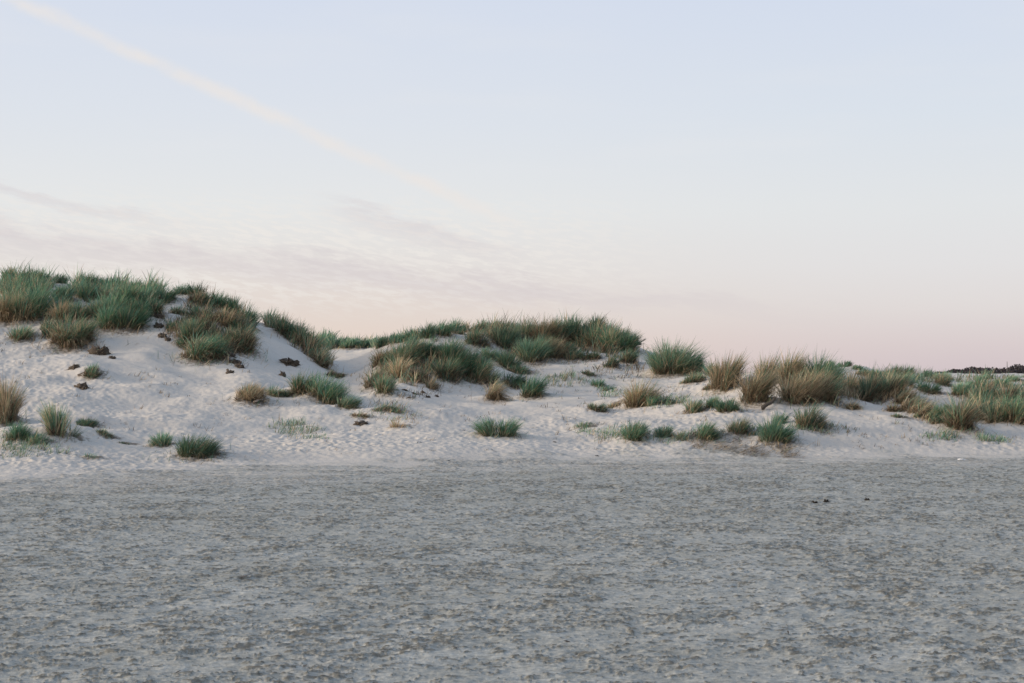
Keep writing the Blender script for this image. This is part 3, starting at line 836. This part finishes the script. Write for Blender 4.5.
def cover(name, poly, n_tufts, per, h, kind, label, seed, back=1.2, wpx=0.65, cat='grass', wind=0.15, patch=0.0):
    R = np.random.default_rng(seed)
    p = np.array(poly, float)
    lo = p.min(0); hi = p.max(0)
    pts = []
    while len(pts) < n_tufts:
        q = R.uniform(lo, hi, (n_tufts * 3, 2)); q = q[inside(poly, q[:, 0], q[:, 1])]
        pts.extend(q.tolist())
    q = np.array(pts[:n_tufts])
    w = cast(q[:, 0], q[:, 1])
    off = R.uniform(0, back, n_tufts); w = w * ((w[:, 1] + off) / w[:, 1])[:, None]
    if patch:
        w = w[fbm(w[:, 0] * 0.9, w[:, 1] * 0.9, seed, 3) > patch - 0.5]
    s = w[:, 1] / F
    for a_, b_ in w: litter(a_, b_, .2 if h > 7 else .12, .8 if h > 7 else .45)
    cl_ = fbm(w[:, 0] * 1.3, w[:, 1] * 1.3, seed + 7, 3)
    hh = (1 + 0.75 * np.clip(cl_, -.6, .6)) * 1.35 * h * s * R.uniform(0.55, 1.25, len(w))
    which = np.repeat(np.arange(len(w)), per); n = len(which)
    x = w[which, 0] + R.normal(0, 0.07, n); y = w[which, 1] + R.normal(0, 0.07, n)
    root = np.stack([x, y, macro(x, y) - 0.015], -1)
    az = R.uniform(0, 2 * np.pi, n); lean = np.abs(R.normal(0.25, 0.25, n))
    vx = np.sin(lean) * np.cos(az) + wind; vy = np.sin(lean) * np.sin(az)
    k, col, base = pick(R, n, kind)
    k2, col2, base2 = pick(R, n, {'dull': 'mixed', 'mixed': 'dull', 'green': 'dark', 'bright': 'green', 'pale': 'olive'}.get(kind, kind))
    alt = (fbm(w[:, 0] * 1.6 + 9, w[:, 1] * 1.6, seed + 9, 3) > 0.05)[which]
    col[alt] = col2[alt]; base[alt] = base2[alt]
    col *= R.uniform(0.7, 1.3, len(w))[which][:, None]
    V, Q, Tn = blade_mesh(R, root, hh[which] * R.uniform(0.6, 1.1, n), R.uniform(0.7, 1.2, n) * wpx * s[which], np.arctan2(vy, vx),
                          np.arcsin(np.clip(np.hypot(vx, vy), 0, .98)), np.abs(R.normal(0.5, 0.35, n)), col, base)
    o = mesh_obj(name, V, Q, M_LEAF, None, Tn)
    tag(o, label, cat, None, 'stuff')


cover('dune_grass', [(0, 280), (60, 284), (42, 298), (40, 318), (0, 320)], 95, 22, 15, 'green', 'continuous grass cover on the tallest summit before the sand notch', 1)
cover('dune_grass', [(76, 284), (158, 287), (165, 302), (140, 328), (84, 328), (60, 330), (58, 312), (72, 300)], 170, 22, 14, 'green', 'continuous grass cover of the second patch on the tallest dune', 2)
cover('dune_grass', [(46, 326), (88, 322), (92, 344), (60, 346), (42, 340)], 60, 20, 10, 'dull', 'brown dead cover joining the drooping clump to the second patch', 13, back=.4)
cover('dune_grass', [(188, 340), (248, 338), (248, 354), (215, 360), (188, 360)], 70, 20, 10, 'dull', 'brown dead cover hanging from the lower edge of the third patch', 14, back=.3)
cover('dune_grass', [(188, 306), (205, 300), (250, 324), (250, 350), (200, 358), (176, 342)], 110, 20, 12, 'dull', 'continuous brown green cover of the third patch above the saddle', 3)
cover('dune_grass', [(264, 326), (300, 334), (330, 366), (322, 368), (290, 346)], 70, 20, 12, 'dull', 'continuous cover along the falling ridge beyond the saddle', 4)
cover('dune_grass', [(314, 344), (345, 348), (380, 346), (440, 338), (440, 342), (372, 349), (318, 350)], 170, 16, 8, 'bright', 'green cover on the distant dune behind the gully', 5, back=6, wpx=.8)
cover('dune_grass', [(374, 364), (440, 350), (480, 370), (496, 396), (470, 386), (400, 386), (380, 378)], 120, 18, 12, 'mixed', 'continuous cover of the front clump on the middle dune', 6, back=.6)
cover('dune_grass', [(470, 333), (535, 335), (620, 333), (636, 352), (620, 362), (575, 352), (560, 356), (510, 366), (498, 352), (470, 342)], 230, 20, 13, 'mixed', 'continuous cover over the crown of the middle dune', 7, back=1.5)
cover('dune_grass', [(784, 384), (834, 380), (842, 400), (785, 403)], 60, 18, 12, 'dull', 'grass filling the large straw clump near the stick', 8, back=.8)
cover('dune_grass', [(842, 388), (900, 388), (915, 404), (880, 404), (846, 400)], 70, 18, 12, 'tan', 'straw coloured cover joining the orange tussock to the drooping mane', 16, back=.5)
cover('dune_grass', [(862, 376), (920, 378), (950, 377), (945, 384), (915, 388), (885, 392)], 90, 16, 9, 'green', 'grass cover on the low bank before the far trees', 9, back=4)
cover('dune_grass', [(950, 379), (1040, 378), (1040, 400), (985, 402), (960, 392)], 190, 16, 7, 'pale', 'pale grass cover on the plateau before the far trees', 10, back=4, patch=.45)
cover('dune_grass', [(975, 402), (1040, 398), (1040, 422), (985, 420)], 120, 18, 12, 'dull', 'brown green cover of the bank thicket', 12, back=.8)
L_ = [([(265, 428), (300, 424), (330, 436), (325, 442), (290, 440)], 70, 'bright', 'sparse low sprigs scattered on sand below the long slope clump'),
      ([(545, 378), (575, 376), (590, 386), (560, 390), (545, 386)], 45, 'pale', 'sparse pale sprigs in the sandy bowl under the middle dune crown'),
      ([(595, 388), (622, 392), (625, 400), (600, 398)], 30, 'bright', 'blue green creeping sprigs below the two small dark tufts'),
      ([(570, 430), (620, 428), (660, 438), (650, 444), (590, 442)], 90, 'bright', 'creeping sprigs around the blue green beach tuft'),
      ([(650, 438), (725, 438), (725, 444), (655, 445)], 60, 'bright', 'creeping sprigs around the beach row of three tufts'),
      ([(740, 432), (770, 430), (768, 440), (745, 440)], 45, 'bright', 'bright creeping sprigs beside the big dark green beach tuft'),
      ([(790, 424), (830, 426), (860, 432), (850, 435), (795, 436)], 60, 'green', 'trailing sprigs running off behind the olive and green tuft'),
      ([(925, 438), (960, 436), (955, 442), (928, 442)], 40, 'green', 'short strip of creeping sprigs on sand below the straw mane'),
      ([(975, 438), (1010, 440), (1005, 446), (980, 444)], 45, 'green', 'short strip of creeping sprigs on sand below the bank thicket'),
      ([(0, 436), (60, 444), (78, 454), (40, 458), (0, 460)], 110, 'bright', 'creeping sprigs around the brush-like tussock'),
      ([(640, 400), (690, 398), (690, 408), (655, 412)], 50, 'bright', 'blue green creeping sprigs beside the straw mound tussock'),
      ([(395, 398), (440, 385), (445, 392), (410, 402)], 24, 'thatch', 'scattered dead bits below the middle dune front clump'),
      ([(590, 358), (640, 366), (650, 384), (590, 378)], 26, 'thatch', 'scattered dead bits on the sand below the steep end'),
      ([(370, 400), (420, 416), (415, 426), (380, 420)], 30, 'dull', 'scattered dull sprigs at the gully mouth'),
      ([(150, 316), (178, 320), (188, 344), (165, 342)], 40, 'thatch', 'dead roots scattered at the inner edge of the third patch')]
L_ += [([(0, 345), (250, 365), (420, 400), (420, 455), (0, 462)], 110, 'thatch', 'dead grass bits strewn over the open sand of the tallest dune'),
       ([(420, 395), (700, 390), (1024, 425), (1024, 448), (420, 456)], 170, 'thatch', 'dead grass bits strewn over the lower sand below the middle dune and the bank'),
       ([(560, 362), (660, 360), (720, 385), (640, 420), (560, 400)], 60, 'dull', 'small stray tufts dotted over the hollow beside the middle dune')]
for i, (poly, n_, kind, lab) in enumerate(L_):
    cover('creeping_grass' if kind not in ('thatch',) else 'dead_grass_bits', poly, n_, 7 if i < 15 else 5, 6 if i < 15 else 3.5, kind, lab, 50 + i, back=.2, wpx=.55)


# ------------------------------------------------------------------ lumps of turf, sticks, litter
def lump(name, px, py, w, h, mat, label, group=None, cat='turf', roots=0, seed=0, parent_name='soil'):
    R = np.random.default_rng(seed + int(px * 7 + py))
    X, Y = at(px, py); s = Y / F
    a = w * s / 2; c = 0.8 * h * s; roots = roots * 3
    nu, nv = 22, 11
    th = np.linspace(0, 2 * np.pi, nu, endpoint=False); ph = np.linspace(-0.5 * np.pi, 0.5 * np.pi, nv)
    TH, PH = np.meshgrid(th, ph)
    sd = int(R.integers(0, 9999))
    dx, dy, dz = np.cos(PH) * np.cos(TH), np.cos(PH) * np.sin(TH), np.sin(PH)
    r = 1 + 0.95 * fbm(dx * 2.2 + 5 + dz, dy * 2.2 + dz * 1.3, sd, 4, .7)
    vx = X + a * r * dx; vy = Y + a * 0.8 + a * 0.75 * r * dy
    vz = macro(vx.ravel(), vy.ravel()).reshape(vx.shape) + c * 0.05 + c * 0.62 * r * dz * (0.7 + 0.5 * np.sign(dz))
    idx = np.arange(nu * nv).reshape(nv, nu); nx = np.roll(idx, -1, 1)
    quads = np.stack([idx[:-1], nx[:-1], nx[1:], idx[1:]], -1).reshape(-1, 4)
    V = np.stack([vx, vy, vz], -1).reshape(-1, 3)
    org = (X, Y, float(macro(np.array([X]), np.array([Y]))[0]))
    if roots:
        o = empty(name, org)
        mesh_obj(parent_name, V, quads, mat, o, None, org, True)
        n = roots
        ti = R.integers(0, len(V), n)
        k, col, base = pick(R, n, 'thatch')
        az = np.arctan2(V[ti, 1] - V[:, 1].mean(), V[ti, 0] - X) + R.normal(0, .7, n)
        Vb, Q, Tt = blade_mesh(R, V[ti], a * R.uniform(.25, .8, n), R.uniform(.6, 1.1, n) * .6 * s, az, R.uniform(.8, 1.7, n), R.uniform(.2, .9, n), col, base)
        mesh_obj('dead_leaves', Vb, Q, M_LEAF, o, Tt, org)
    else:
        o = mesh_obj(name, V, quads, mat, None, None, org, True)
    tag(o, label, cat, group)


lump('turf_lump', 98, 355, 17, 10, M_SOIL, 'fallen brown turf lump on sand below the drooping clump', roots=140)
lump('turf_lump', 111, 359, 6, 3, M_SOIL, 'small turf crumb beside the fallen turf lump under the drooping clump')
T(90, 378, 18, 13, 'dull', 'dead brown tuft on a turf lump alone on the open slope', skirt=2.0)
lump('turf_lump', 90, 379, 15, 4, M_SOIL, 'flat turf lump under the lone dead brown tuft on the open slope', roots=60)
lump('turf_lump', 73, 370, 10, 4, M_SOIL, 'small tail crumb leading to the lone dead brown tuft on the slope', roots=50)
lump('turf_lump', 82, 389, 11, 6, M_SOIL, 'dark turf chunk just below the lone dead brown tuft on the slope', roots=30)
for (a, b, w) in [(155, 320, 11), (158, 329, 8), (162, 338, 7), (167, 342, 5)]:
    lump('turf_lump', a, b, w, 4, M_SOIL, 'dark turf lump in the short row beside the thin lone stalks', 'turf lumps beside the third patch', roots=18)
for (a, b, w) in [(230, 358, 9), (235, 364, 10), (239, 368, 8)]:
    lump('turf_lump', a, b, w, 4, M_SOIL, 'dark broken turf in the chain hanging below the darkest clump', 'broken turf chain under the third patch', roots=30)
lump('turf_lump', 229, 374, 8, 3, M_SOIL, 'black turf lump lying lowest under the third patch')
lump('turf_lump', 288, 366, 15, 7, M_SOIL, 'flat turf lump alone on the smooth slope under the falling ridge', roots=50)
lump('turf_lump', 283, 377, 6, 6, M_SOIL, 'small dark turf lump below the flat one under the falling ridge', roots=20)
lump('turf_lump', 360, 425, 12, 3, M_SOIL, 'thin dark crust under the flat rusty tuft', roots=20)
for (a, b, w) in [(405, 391, 5), (414, 395, 4), (423, 393, 4), (428, 398, 4), (409, 399, 4), (437, 397, 4)]:
    lump('turf_lump', a, b, w, 2, M_SOIL, 'tiny dark crumb strewn on sand below the middle dune front clump', 'crumbs below the front clump')
for (a, b, w) in [(815, 504, 6), (826, 502, 4), (867, 501, 4)]:
    lump('seaweed_scrap', a, b, w, 3, M_WEED, 'black scrap of dried seaweed on the open damp beach', 'seaweed scraps on the beach', 'seaweed')
for (a, b, w, h) in [(722, 448, 26, 4), (742, 452, 30, 5), (757, 455, 26, 3), (700, 447, 20, 4), (790, 456, 26, 3)]:
    X_, Y_ = at(a, b + h); s_ = Y_ / F; R_ = np.random.default_rng(a); n_ = 220
    x_ = X_ + R_.normal(0, .25, n_) * w * s_; y_ = Y_ + R_.uniform(0, h * 16, n_) * s_
    root_ = np.stack([x_, y_, macro(x_, y_) + R_.uniform(.005, .05, n_)], -1)
    k_, col_, base_ = pick(R_, n_, 'thatch')
    V_, Q_, T_ = blade_mesh(R_, root_, R_.uniform(.05, .22, n_), R_.uniform(.008, .02, n_), R_.normal(0, .6, n_), R_.uniform(1.1, 1.6, n_), R_.uniform(0, .3, n_), col_, base_)
    tag(mesh_obj('wrack_strip', V_, Q_, M_LEAF, None, T_), 'brown strip of dried wrack in the line below the beach tufts', 'wrack', 'wrack strips along the beach edge')
    litter(X_, Y_ + h * 8 * s_, w * s_ * .3, .35)
for (a, b, w, h) in [(572, 464, 3, 1.2), (518, 463, 4, 1), (597, 457, 4, 1), (448, 462, 4, 1), (555, 443, 4, 1)]:
    lump('wrack_scrap', a, b, w, h, M_WEED, 'small dark scrap at the seam between dry and damp sand', 'scraps at the sand seam', 'wrack')


flush()


def stick(name, p0, p1, rad, mat, label, cat='driftwood', flat=1.0, seed=0):
    R = np.random.default_rng(seed)
    p0 = np.array(p0, float); p1 = np.array(p1, float)
    ax = (p1 - p0) / np.linalg.norm(p1 - p0)
    a = np.cross(ax, [0, 0, 1]); a /= np.linalg.norm(a); b = np.cross(a, ax)
    n, m = 14, 12
    V = []
    for i in range(n):
        t = i / (n - 1)
        r = rad * (1 - 0.45 * t) * (0.15 if i in (0, n - 1) else 1) * R.uniform(.86, 1.12)
        c = p0 + (p1 - p0) * t + a * 0.025 * math.sin(t * 4) + b * 0.02 * math.sin(t * 7)
        for j in range(m):
            q = 2 * np.pi * j / m; rr = r * R.uniform(.9, 1.1)
            V.append(c + a * rr * math.cos(q) + b * rr * flat * math.sin(q))
    idx = np.arange(n * m).reshape(n, m); nx = np.roll(idx, -1, 1)
    Q = np.stack([idx[:-1], nx[:-1], nx[1:], idx[1:]], -1).reshape(-1, 4)
    o = mesh_obj(name, V, Q, mat, None, None, tuple(p0), True)
    tag(o, label, cat)


def ground_pt(px, py, up=0.0):
    X, Y = at(px, py)
    return np.array([X, Y, float(macro(np.array([X]), np.array([Y]))[0]) + up])


g0 = ground_pt(761.5, 411, .02)
stick('driftwood_stick', g0, g0 + np.array([.34, .10, .27]), .05, M_WOOD, 'dark weathered stick poking out of the sand under the straw tussocks', seed=3)
g0 = ground_pt(254, 404, .03); g1 = ground_pt(266, 399, .05)
stick('driftwood_plank', g0, g1, .05, M_PALEWOOD, 'pale bleached plank lying at the foot of the lone brown straw tussock', flat=.4, seed=4)
g0 = ground_pt(957, 461, .01)
lump('litter_scrap', 962, 461, 7, 2.2, M_WHITE, 'small white scrap of litter lying where dry sand meets the beach', None, 'litter')


def beach_bits():
    R = np.random.default_rng(404)
    n = 520
    y = 6.3 + 19 * R.uniform(0, 1, n) ** 1.2; x = R.uniform(-.42, .42, n) * y
    L = R.uniform(.012, .05, n) * (1 + (R.uniform(0, 1, n) > .93) * 1.6)
    col = np.array([[.06, .05, .04]]) * R.uniform(.6, 3.2, (n, 1))
    V, Q, Tn = blade_mesh(R, np.stack([x, y, np.full(n, .022)], -1), L, L * R.uniform(.12, .5, n), R.uniform(0, 6.28, n), R.uniform(1.2, 1.75, n), R.uniform(0, .4, n), col, col)
    tag(mesh_obj('beach_debris', V, Q, M_LEAF, None, Tn), 'tiny dark bits of weed and twig strewn over the damp beach', 'debris', None, 'stuff')


beach_bits()


# dark low shrub on the saddle
def shrub():
    R = np.random.default_rng(77)
    X, Y = at(633, 352); Y += .6; X = (633 - CX) / F * Y
    z = float(macro(np.array([X]), np.array([Y]))[0])
    org = (X, Y, z)
    o = empty('dark_shrub', org)
    Vs, Qs, off = [], [], 0
    nb, nl = 13, 34
    roots, L, az, lean = [], [], [], []
    for i in range(nb):
        a = R.normal(0, .8); el = R.uniform(.0, .8); ln = R.uniform(.2, .55)
        d = np.array([math.cos(a) * math.cos(el), math.sin(a) * math.cos(el), math.sin(el)])
        p0 = np.array([X - .1, Y, z + .08]); p1 = p0 + d * ln
        side = np.cross(d, [0, 0, 1]); side /= np.linalg.norm(side); upv = np.cross(side, d)
        ring = []
        for p, r in ((p0, .016), (p1, .004)):
            for q in (0, 2.1, 4.2):
                ring.append(p + side * r * math.cos(q) + upv * r * math.sin(q))
        Vs += ring
        Qs += [[off, off + 1, off + 4, off + 3], [off + 1, off + 2, off + 5, off + 4], [off + 2, off, off + 3, off + 5]]; off += 6
        t = R.uniform(.25, 1, nl)
        roots.append(p0 + d * ln * t[:, None]); L.append(R.uniform(.05, .12, nl)); az.append(a + R.normal(0, 1.0, nl)); lean.append(R.uniform(.3, 1.4, nl))
    mesh_obj('branches', np.array(Vs), np.array(Qs), M_WOOD, o, None, org)
    roots = np.concatenate(roots); n = len(roots)
    col = np.array([[.025, .038, .032]]) * R.uniform(.7, 1.3, (n, 1))
    V, Q, Tt = blade_mesh(R, roots, np.concatenate(L), np.full(n, .025), np.concatenate(az), np.concatenate(lean), R.uniform(0, .4, n), col, col)
    mesh_obj('foliage', V, Q, M_LEAF, o, Tt, org)
    tag(o, 'low dark spiky shrub on the skyline saddle beside the large rounded tussock', 'shrub')


shrub()


# far wood and a mast
def far_wood():
    R = np.random.default_rng(5)
    D0 = 620.0
    V, n = [], 0
    for i in range(260):
        px = R.uniform(940, 1330); d = D0 + R.uniform(-25, 60)
        X = (px - CX) / F * d
        hgt = R.uniform(3.0, 4.1) + 1.5 * max(0, float(noise(np.array([px * .03]), np.array([2.2]), 3)[0])) + (1.4 if px > 1015 else 0)
        hgt *= float(smooth(935, 965, np.array([px]))[0]) * .5 + .5
        w = R.uniform(3.5, 6)
        m = 90
        p = R.normal(0, 1, (m, 3)); p /= np.linalg.norm(p, axis=1)[:, None]; p *= R.uniform(.5, 1, (m, 1)) ** .4
        c = np.stack([X + p[:, 0] * w, d + p[:, 1] * w, -1 + (hgt + 1) * (.55 + .45 * p[:, 2])], -1)
        for q in c:
            e1 = R.normal(0, 1, 3); e1 /= np.linalg.norm(e1); e2 = np.cross(e1, R.normal(0, 1, 3)); e2 /= np.linalg.norm(e2)
            s = R.uniform(.35, .8)
            V += [q - e1 * s, q + e2 * s * .6, q + e1 * s, q - e2 * s * .6]
    V = np.array(V); Q = np.arange(len(V)).reshape(-1, 4)
    o = mesh_obj('far_trees', V, Q, M_TREES)
    tag(o, 'dark low band of far trees along the horizon behind the plateau', 'trees', None, 'stuff')
    d = 600.0; X = (1007 - CX) / F * d
    stick('mast', (X, d, -.5), (X + .05, d, 6.6), .22, M_MAST, 'thin mast standing up out of the far band of trees', 'mast', seed=9)


far_wood()

ground()

# ------------------------------------------------------------------ sky, light, camera
SUN_EL, SUN_AZ = math.radians(13), math.radians(-100)       # azimuth from +Y, towards -X: the sun stands off to the west, a little behind


def sky():
    w = bpy.data.worlds.new('World'); scene.world = w; w.use_nodes = True
    nt = w.node_tree; bg = nt.nodes['Background']
    tc = nt.nodes.new('ShaderNodeTexCoord').outputs['Generated']
    sep = nt.nodes.new('ShaderNodeSeparateXYZ'); link(nt, tc, sep.inputs[0])
    X, Y, Zs = sep.outputs
    el = math_node(nt, 'ARCSINE', Zs)                       # radians
    eln = math_node(nt, 'DIVIDE', el, math.pi / 2, clamp=True)
    az = math_node(nt, 'ARCTAN2', X, Y)                     # 0 straight ahead, negative to the west

    def lin(c): return tuple(((v / 255) / 12.92 if v / 255 <= .04045 else ((v / 255 + .055) / 1.055) ** 2.4) for v in c)
    deg = lambda a: a / 90.0
    west = ramp(nt, [(0, lin((231, 212, 199))), (deg(1.2), lin((231, 213, 202))), (deg(2.6), lin((229, 217, 210))), (deg(4.2), lin((231, 225, 221))),
                     (deg(6.5), lin((232, 233, 233))), (deg(10), lin((224, 229, 237))), (deg(14.5), lin((216, 224, 239))), (deg(30), lin((178, 197, 222))),
                     (1, lin((126, 158, 198)))])
    east = ramp(nt, [(0, lin((211, 197, 201))), (deg(1.2), lin((219, 207, 208))), (deg(2.6), lin((226, 220, 219))), (deg(4.2), lin((228, 226, 227))),
                     (deg(6.5), lin((228, 230, 232))), (deg(10), lin((221, 228, 237))), (deg(14.5), lin((214, 223, 239))), (deg(30), lin((174, 194, 221))),
                     (1, lin((124, 156, 197)))])
    link(nt, eln, west.inputs[0]); link(nt, eln, east.inputs[0])
    base = mix(nt, ramp_fac(nt, az, -0.16, 0.34), west.outputs[0], east.outputs[0])
    # thin banded clouds low over the dunes, in the plane of a high cloud deck
    iz = math_node(nt, 'DIVIDE', 1.0, math_node(nt, 'MAXIMUM', Zs, 0.02))
    dx = math_node(nt, 'MULTIPLY', X, iz); dy = math_node(nt, 'MULTIPLY', Y, iz)
    cv = nt.nodes.new('ShaderNodeCombineXYZ'); link(nt, dx, cv.inputs[0]); link(nt, dy, cv.inputs[1])
    n1 = tex_noise(nt, cv.outputs[0], 0.55, 6, 0.58)
    cv2 = nt.nodes.new('ShaderNodeCombineXYZ')
    link(nt, math_node(nt, 'MULTIPLY_ADD', dy, 0.9, math_node(nt, 'MULTIPLY', dx, 2.2)), cv2.inputs[0]); link(nt, math_node(nt, 'MULTIPLY', dy, 2.4), cv2.inputs[1])
    n2 = tex_noise(nt, cv2.outputs[0], 1.3, 3, 0.5)
    low = math_node(nt, 'MULTIPLY', ramp_fac(nt, el, 0.03, 0.07), ramp_fac(nt, el, 0.135, 0.095))
    westy = ramp_fac(nt, az, 0.16, -0.05)
    cvb = nt.nodes.new('ShaderNodeCombineXYZ'); link(nt, az, cvb.inputs[0]); link(nt, math_node(nt, 'MULTIPLY', math_node(nt, 'MULTIPLY_ADD', az, 0.14, el), 4.5), cvb.inputs[1])
    n4 = tex_noise(nt, cvb.outputs[0], 12, 8, 0.66)
    n5 = tex_noise(nt, cvb.outputs[0], 72, 3, 0.6)
    # ripples of a thin mackerel sheet
    rip = math_node(nt, 'MULTIPLY', math_node(nt, 'MULTIPLY', math_node(nt, 'MULTIPLY', ramp_fac(nt, n5, 0.44, 0.60), ramp_fac(nt, n4, .25, .5)), low), westy)
    base = mix(nt, math_node(nt, 'MULTIPLY', rip, 0.65), base, lin((240, 235, 230)))
    # mauve bands, each sinking to the east

    def band(px0, py0, slope, width, l0, l1, r1, r0, amount):
        a0, e0 = (px0 - CX) / F, (HOR - py0) / F
        c = math_node(nt, 'MULTIPLY_ADD', math_node(nt, 'SUBTRACT', az, a0), -slope, e0)
        c = math_node(nt, 'ADD', c, math_node(nt, 'MULTIPLY_ADD', n4, 0.05, -0.025))
        d_ = math_node(nt, 'ABSOLUTE', math_node(nt, 'SUBTRACT', el, c))
        m_ = math_node(nt, 'MULTIPLY', ramp_fac(nt, d_, width, 0.0), math_node(nt, 'MULTIPLY', ramp_fac(nt, az, (l0 - CX) / F, (l1 - CX) / F), ramp_fac(nt, az, (r0 - CX) / F, (r1 - CX) / F)))
        return math_node(nt, 'MULTIPLY', m_, math_node(nt, 'MULTIPLY_ADD', ramp_fac(nt, n4, .3, .65), .6 * amount, .4 * amount))
    for args in [(200, 262, .09, .017, -700, -300, 420, 760, .60), (80, 212, .16, .008, -200, 20, 90, 230, .45), (415, 232, .27, .011, 300, 370, 440, 560, .42),
                 (620, 300, .06, .010, 420, 560, 700, 900, .28)]:
        base = mix(nt, band(*args), base, lin((212, 203, 207)))
    # a wide soft paler film high up
    n3 = tex_noise(nt, cv.outputs[0], 0.9, 4, 0.5)
    base = mix(nt, math_node(nt, 'MULTIPLY', math_node(nt, 'MULTIPLY', ramp_fac(nt, n3, 0.45, 0.75), ramp_fac(nt, el, 0.08, 0.16)), 0.3), base, lin((232, 233, 236)))

    # the old vapour trail: a great circle across the sky
    def direction(px, py):
        v = np.array([(px - CX) / F, 1.0, (HOR - py) / F]); return v / np.linalg.norm(v)
    a, b = direction(20, 2), direction(440, 190)
    nrm = np.cross(a, b); nrm /= np.linalg.norm(nrm)
    dot = nt.nodes.new('ShaderNodeVectorMath'); dot.operation = 'DOT_PRODUCT'; link(nt, tc, dot.inputs[0]); dot.inputs[1].default_value = nrm
    nw = tex_noise(nt, tc, 14, 3, 0.5)
    dist = math_node(nt, 'ABSOLUTE', math_node(nt, 'ADD', dot.outputs['Value'], math_node(nt, 'ADD', math_node(nt, 'MULTIPLY_ADD', nw, 0.007, -0.0035), math_node(nt, 'MULTIPLY_ADD', tex_noise(nt, tc, 60, 3, 0.6), 0.006, -0.003))))
    trail = ramp_fac(nt, dist, 0.0075, 0.0)
    brk = tex_noise(nt, tc, 38, 4, 0.6)
    along = math_node(nt, 'MULTIPLY', ramp_fac(nt, az, 0.05, -0.05), math_node(nt, 'MULTIPLY_ADD', ramp_fac(nt, brk, 0.3, 0.65), 0.5, 0.5))
    trail = math_node(nt, 'MULTIPLY', math_node(nt, 'MULTIPLY', trail, along), math_node(nt, 'GREATER_THAN', Y, 0.0))
    base = mix(nt, math_node(nt, 'MULTIPLY', trail, 0.75), base, lin((238, 232, 228)))
    # warm afterglow round the sunken sun, outside the picture
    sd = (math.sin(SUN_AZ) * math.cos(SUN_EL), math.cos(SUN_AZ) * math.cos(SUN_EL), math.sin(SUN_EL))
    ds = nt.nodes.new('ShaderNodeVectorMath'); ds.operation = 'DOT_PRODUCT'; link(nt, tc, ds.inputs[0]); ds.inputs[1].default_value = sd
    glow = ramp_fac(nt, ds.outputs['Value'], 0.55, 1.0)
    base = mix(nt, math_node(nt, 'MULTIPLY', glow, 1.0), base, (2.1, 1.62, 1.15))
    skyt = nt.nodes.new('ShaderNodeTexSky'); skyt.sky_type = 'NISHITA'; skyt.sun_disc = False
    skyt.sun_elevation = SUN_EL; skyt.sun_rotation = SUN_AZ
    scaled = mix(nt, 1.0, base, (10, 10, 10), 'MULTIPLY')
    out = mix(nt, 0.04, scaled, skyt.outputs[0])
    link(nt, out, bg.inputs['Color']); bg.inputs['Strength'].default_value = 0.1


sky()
ld = bpy.data.lights.new('sun', 'SUN'); ld.energy = 3.0; ld.angle = math.radians(16); ld.color = (1.0, 0.85, 0.70)
lo = bpy.data.objects.new('sun', ld); COL.objects.link(lo)
from mathutils import Vector
lo.rotation_euler = (-Vector((math.sin(SUN_AZ) * math.cos(SUN_EL), math.cos(SUN_AZ) * math.cos(SUN_EL), math.sin(SUN_EL)))).to_track_quat('-Z', 'Y').to_euler()
lo.location = (0, 0, 30)

cam = bpy.data.cameras.new('camera'); co = bpy.data.objects.new('camera', cam); COL.objects.link(co)
co.location = (0, 0, EYE); co.rotation_euler = (math.pi / 2, 0, 0)
cam.sensor_width = 36; cam.lens = 36 * F / 1024
cam.shift_y = (HOR - 341.5) / 1024.0
cam.clip_end = 20000; cam.clip_start = 0.1
scene.camera = co
vs = scene.view_settings
vs.view_transform = 'Standard'; vs.look = 'None'; vs.exposure = 0.0; vs.gamma = 1.0
scene.render.resolution_x = 1024; scene.render.resolution_y = 683
scene.cycles.filter_width = 1.5
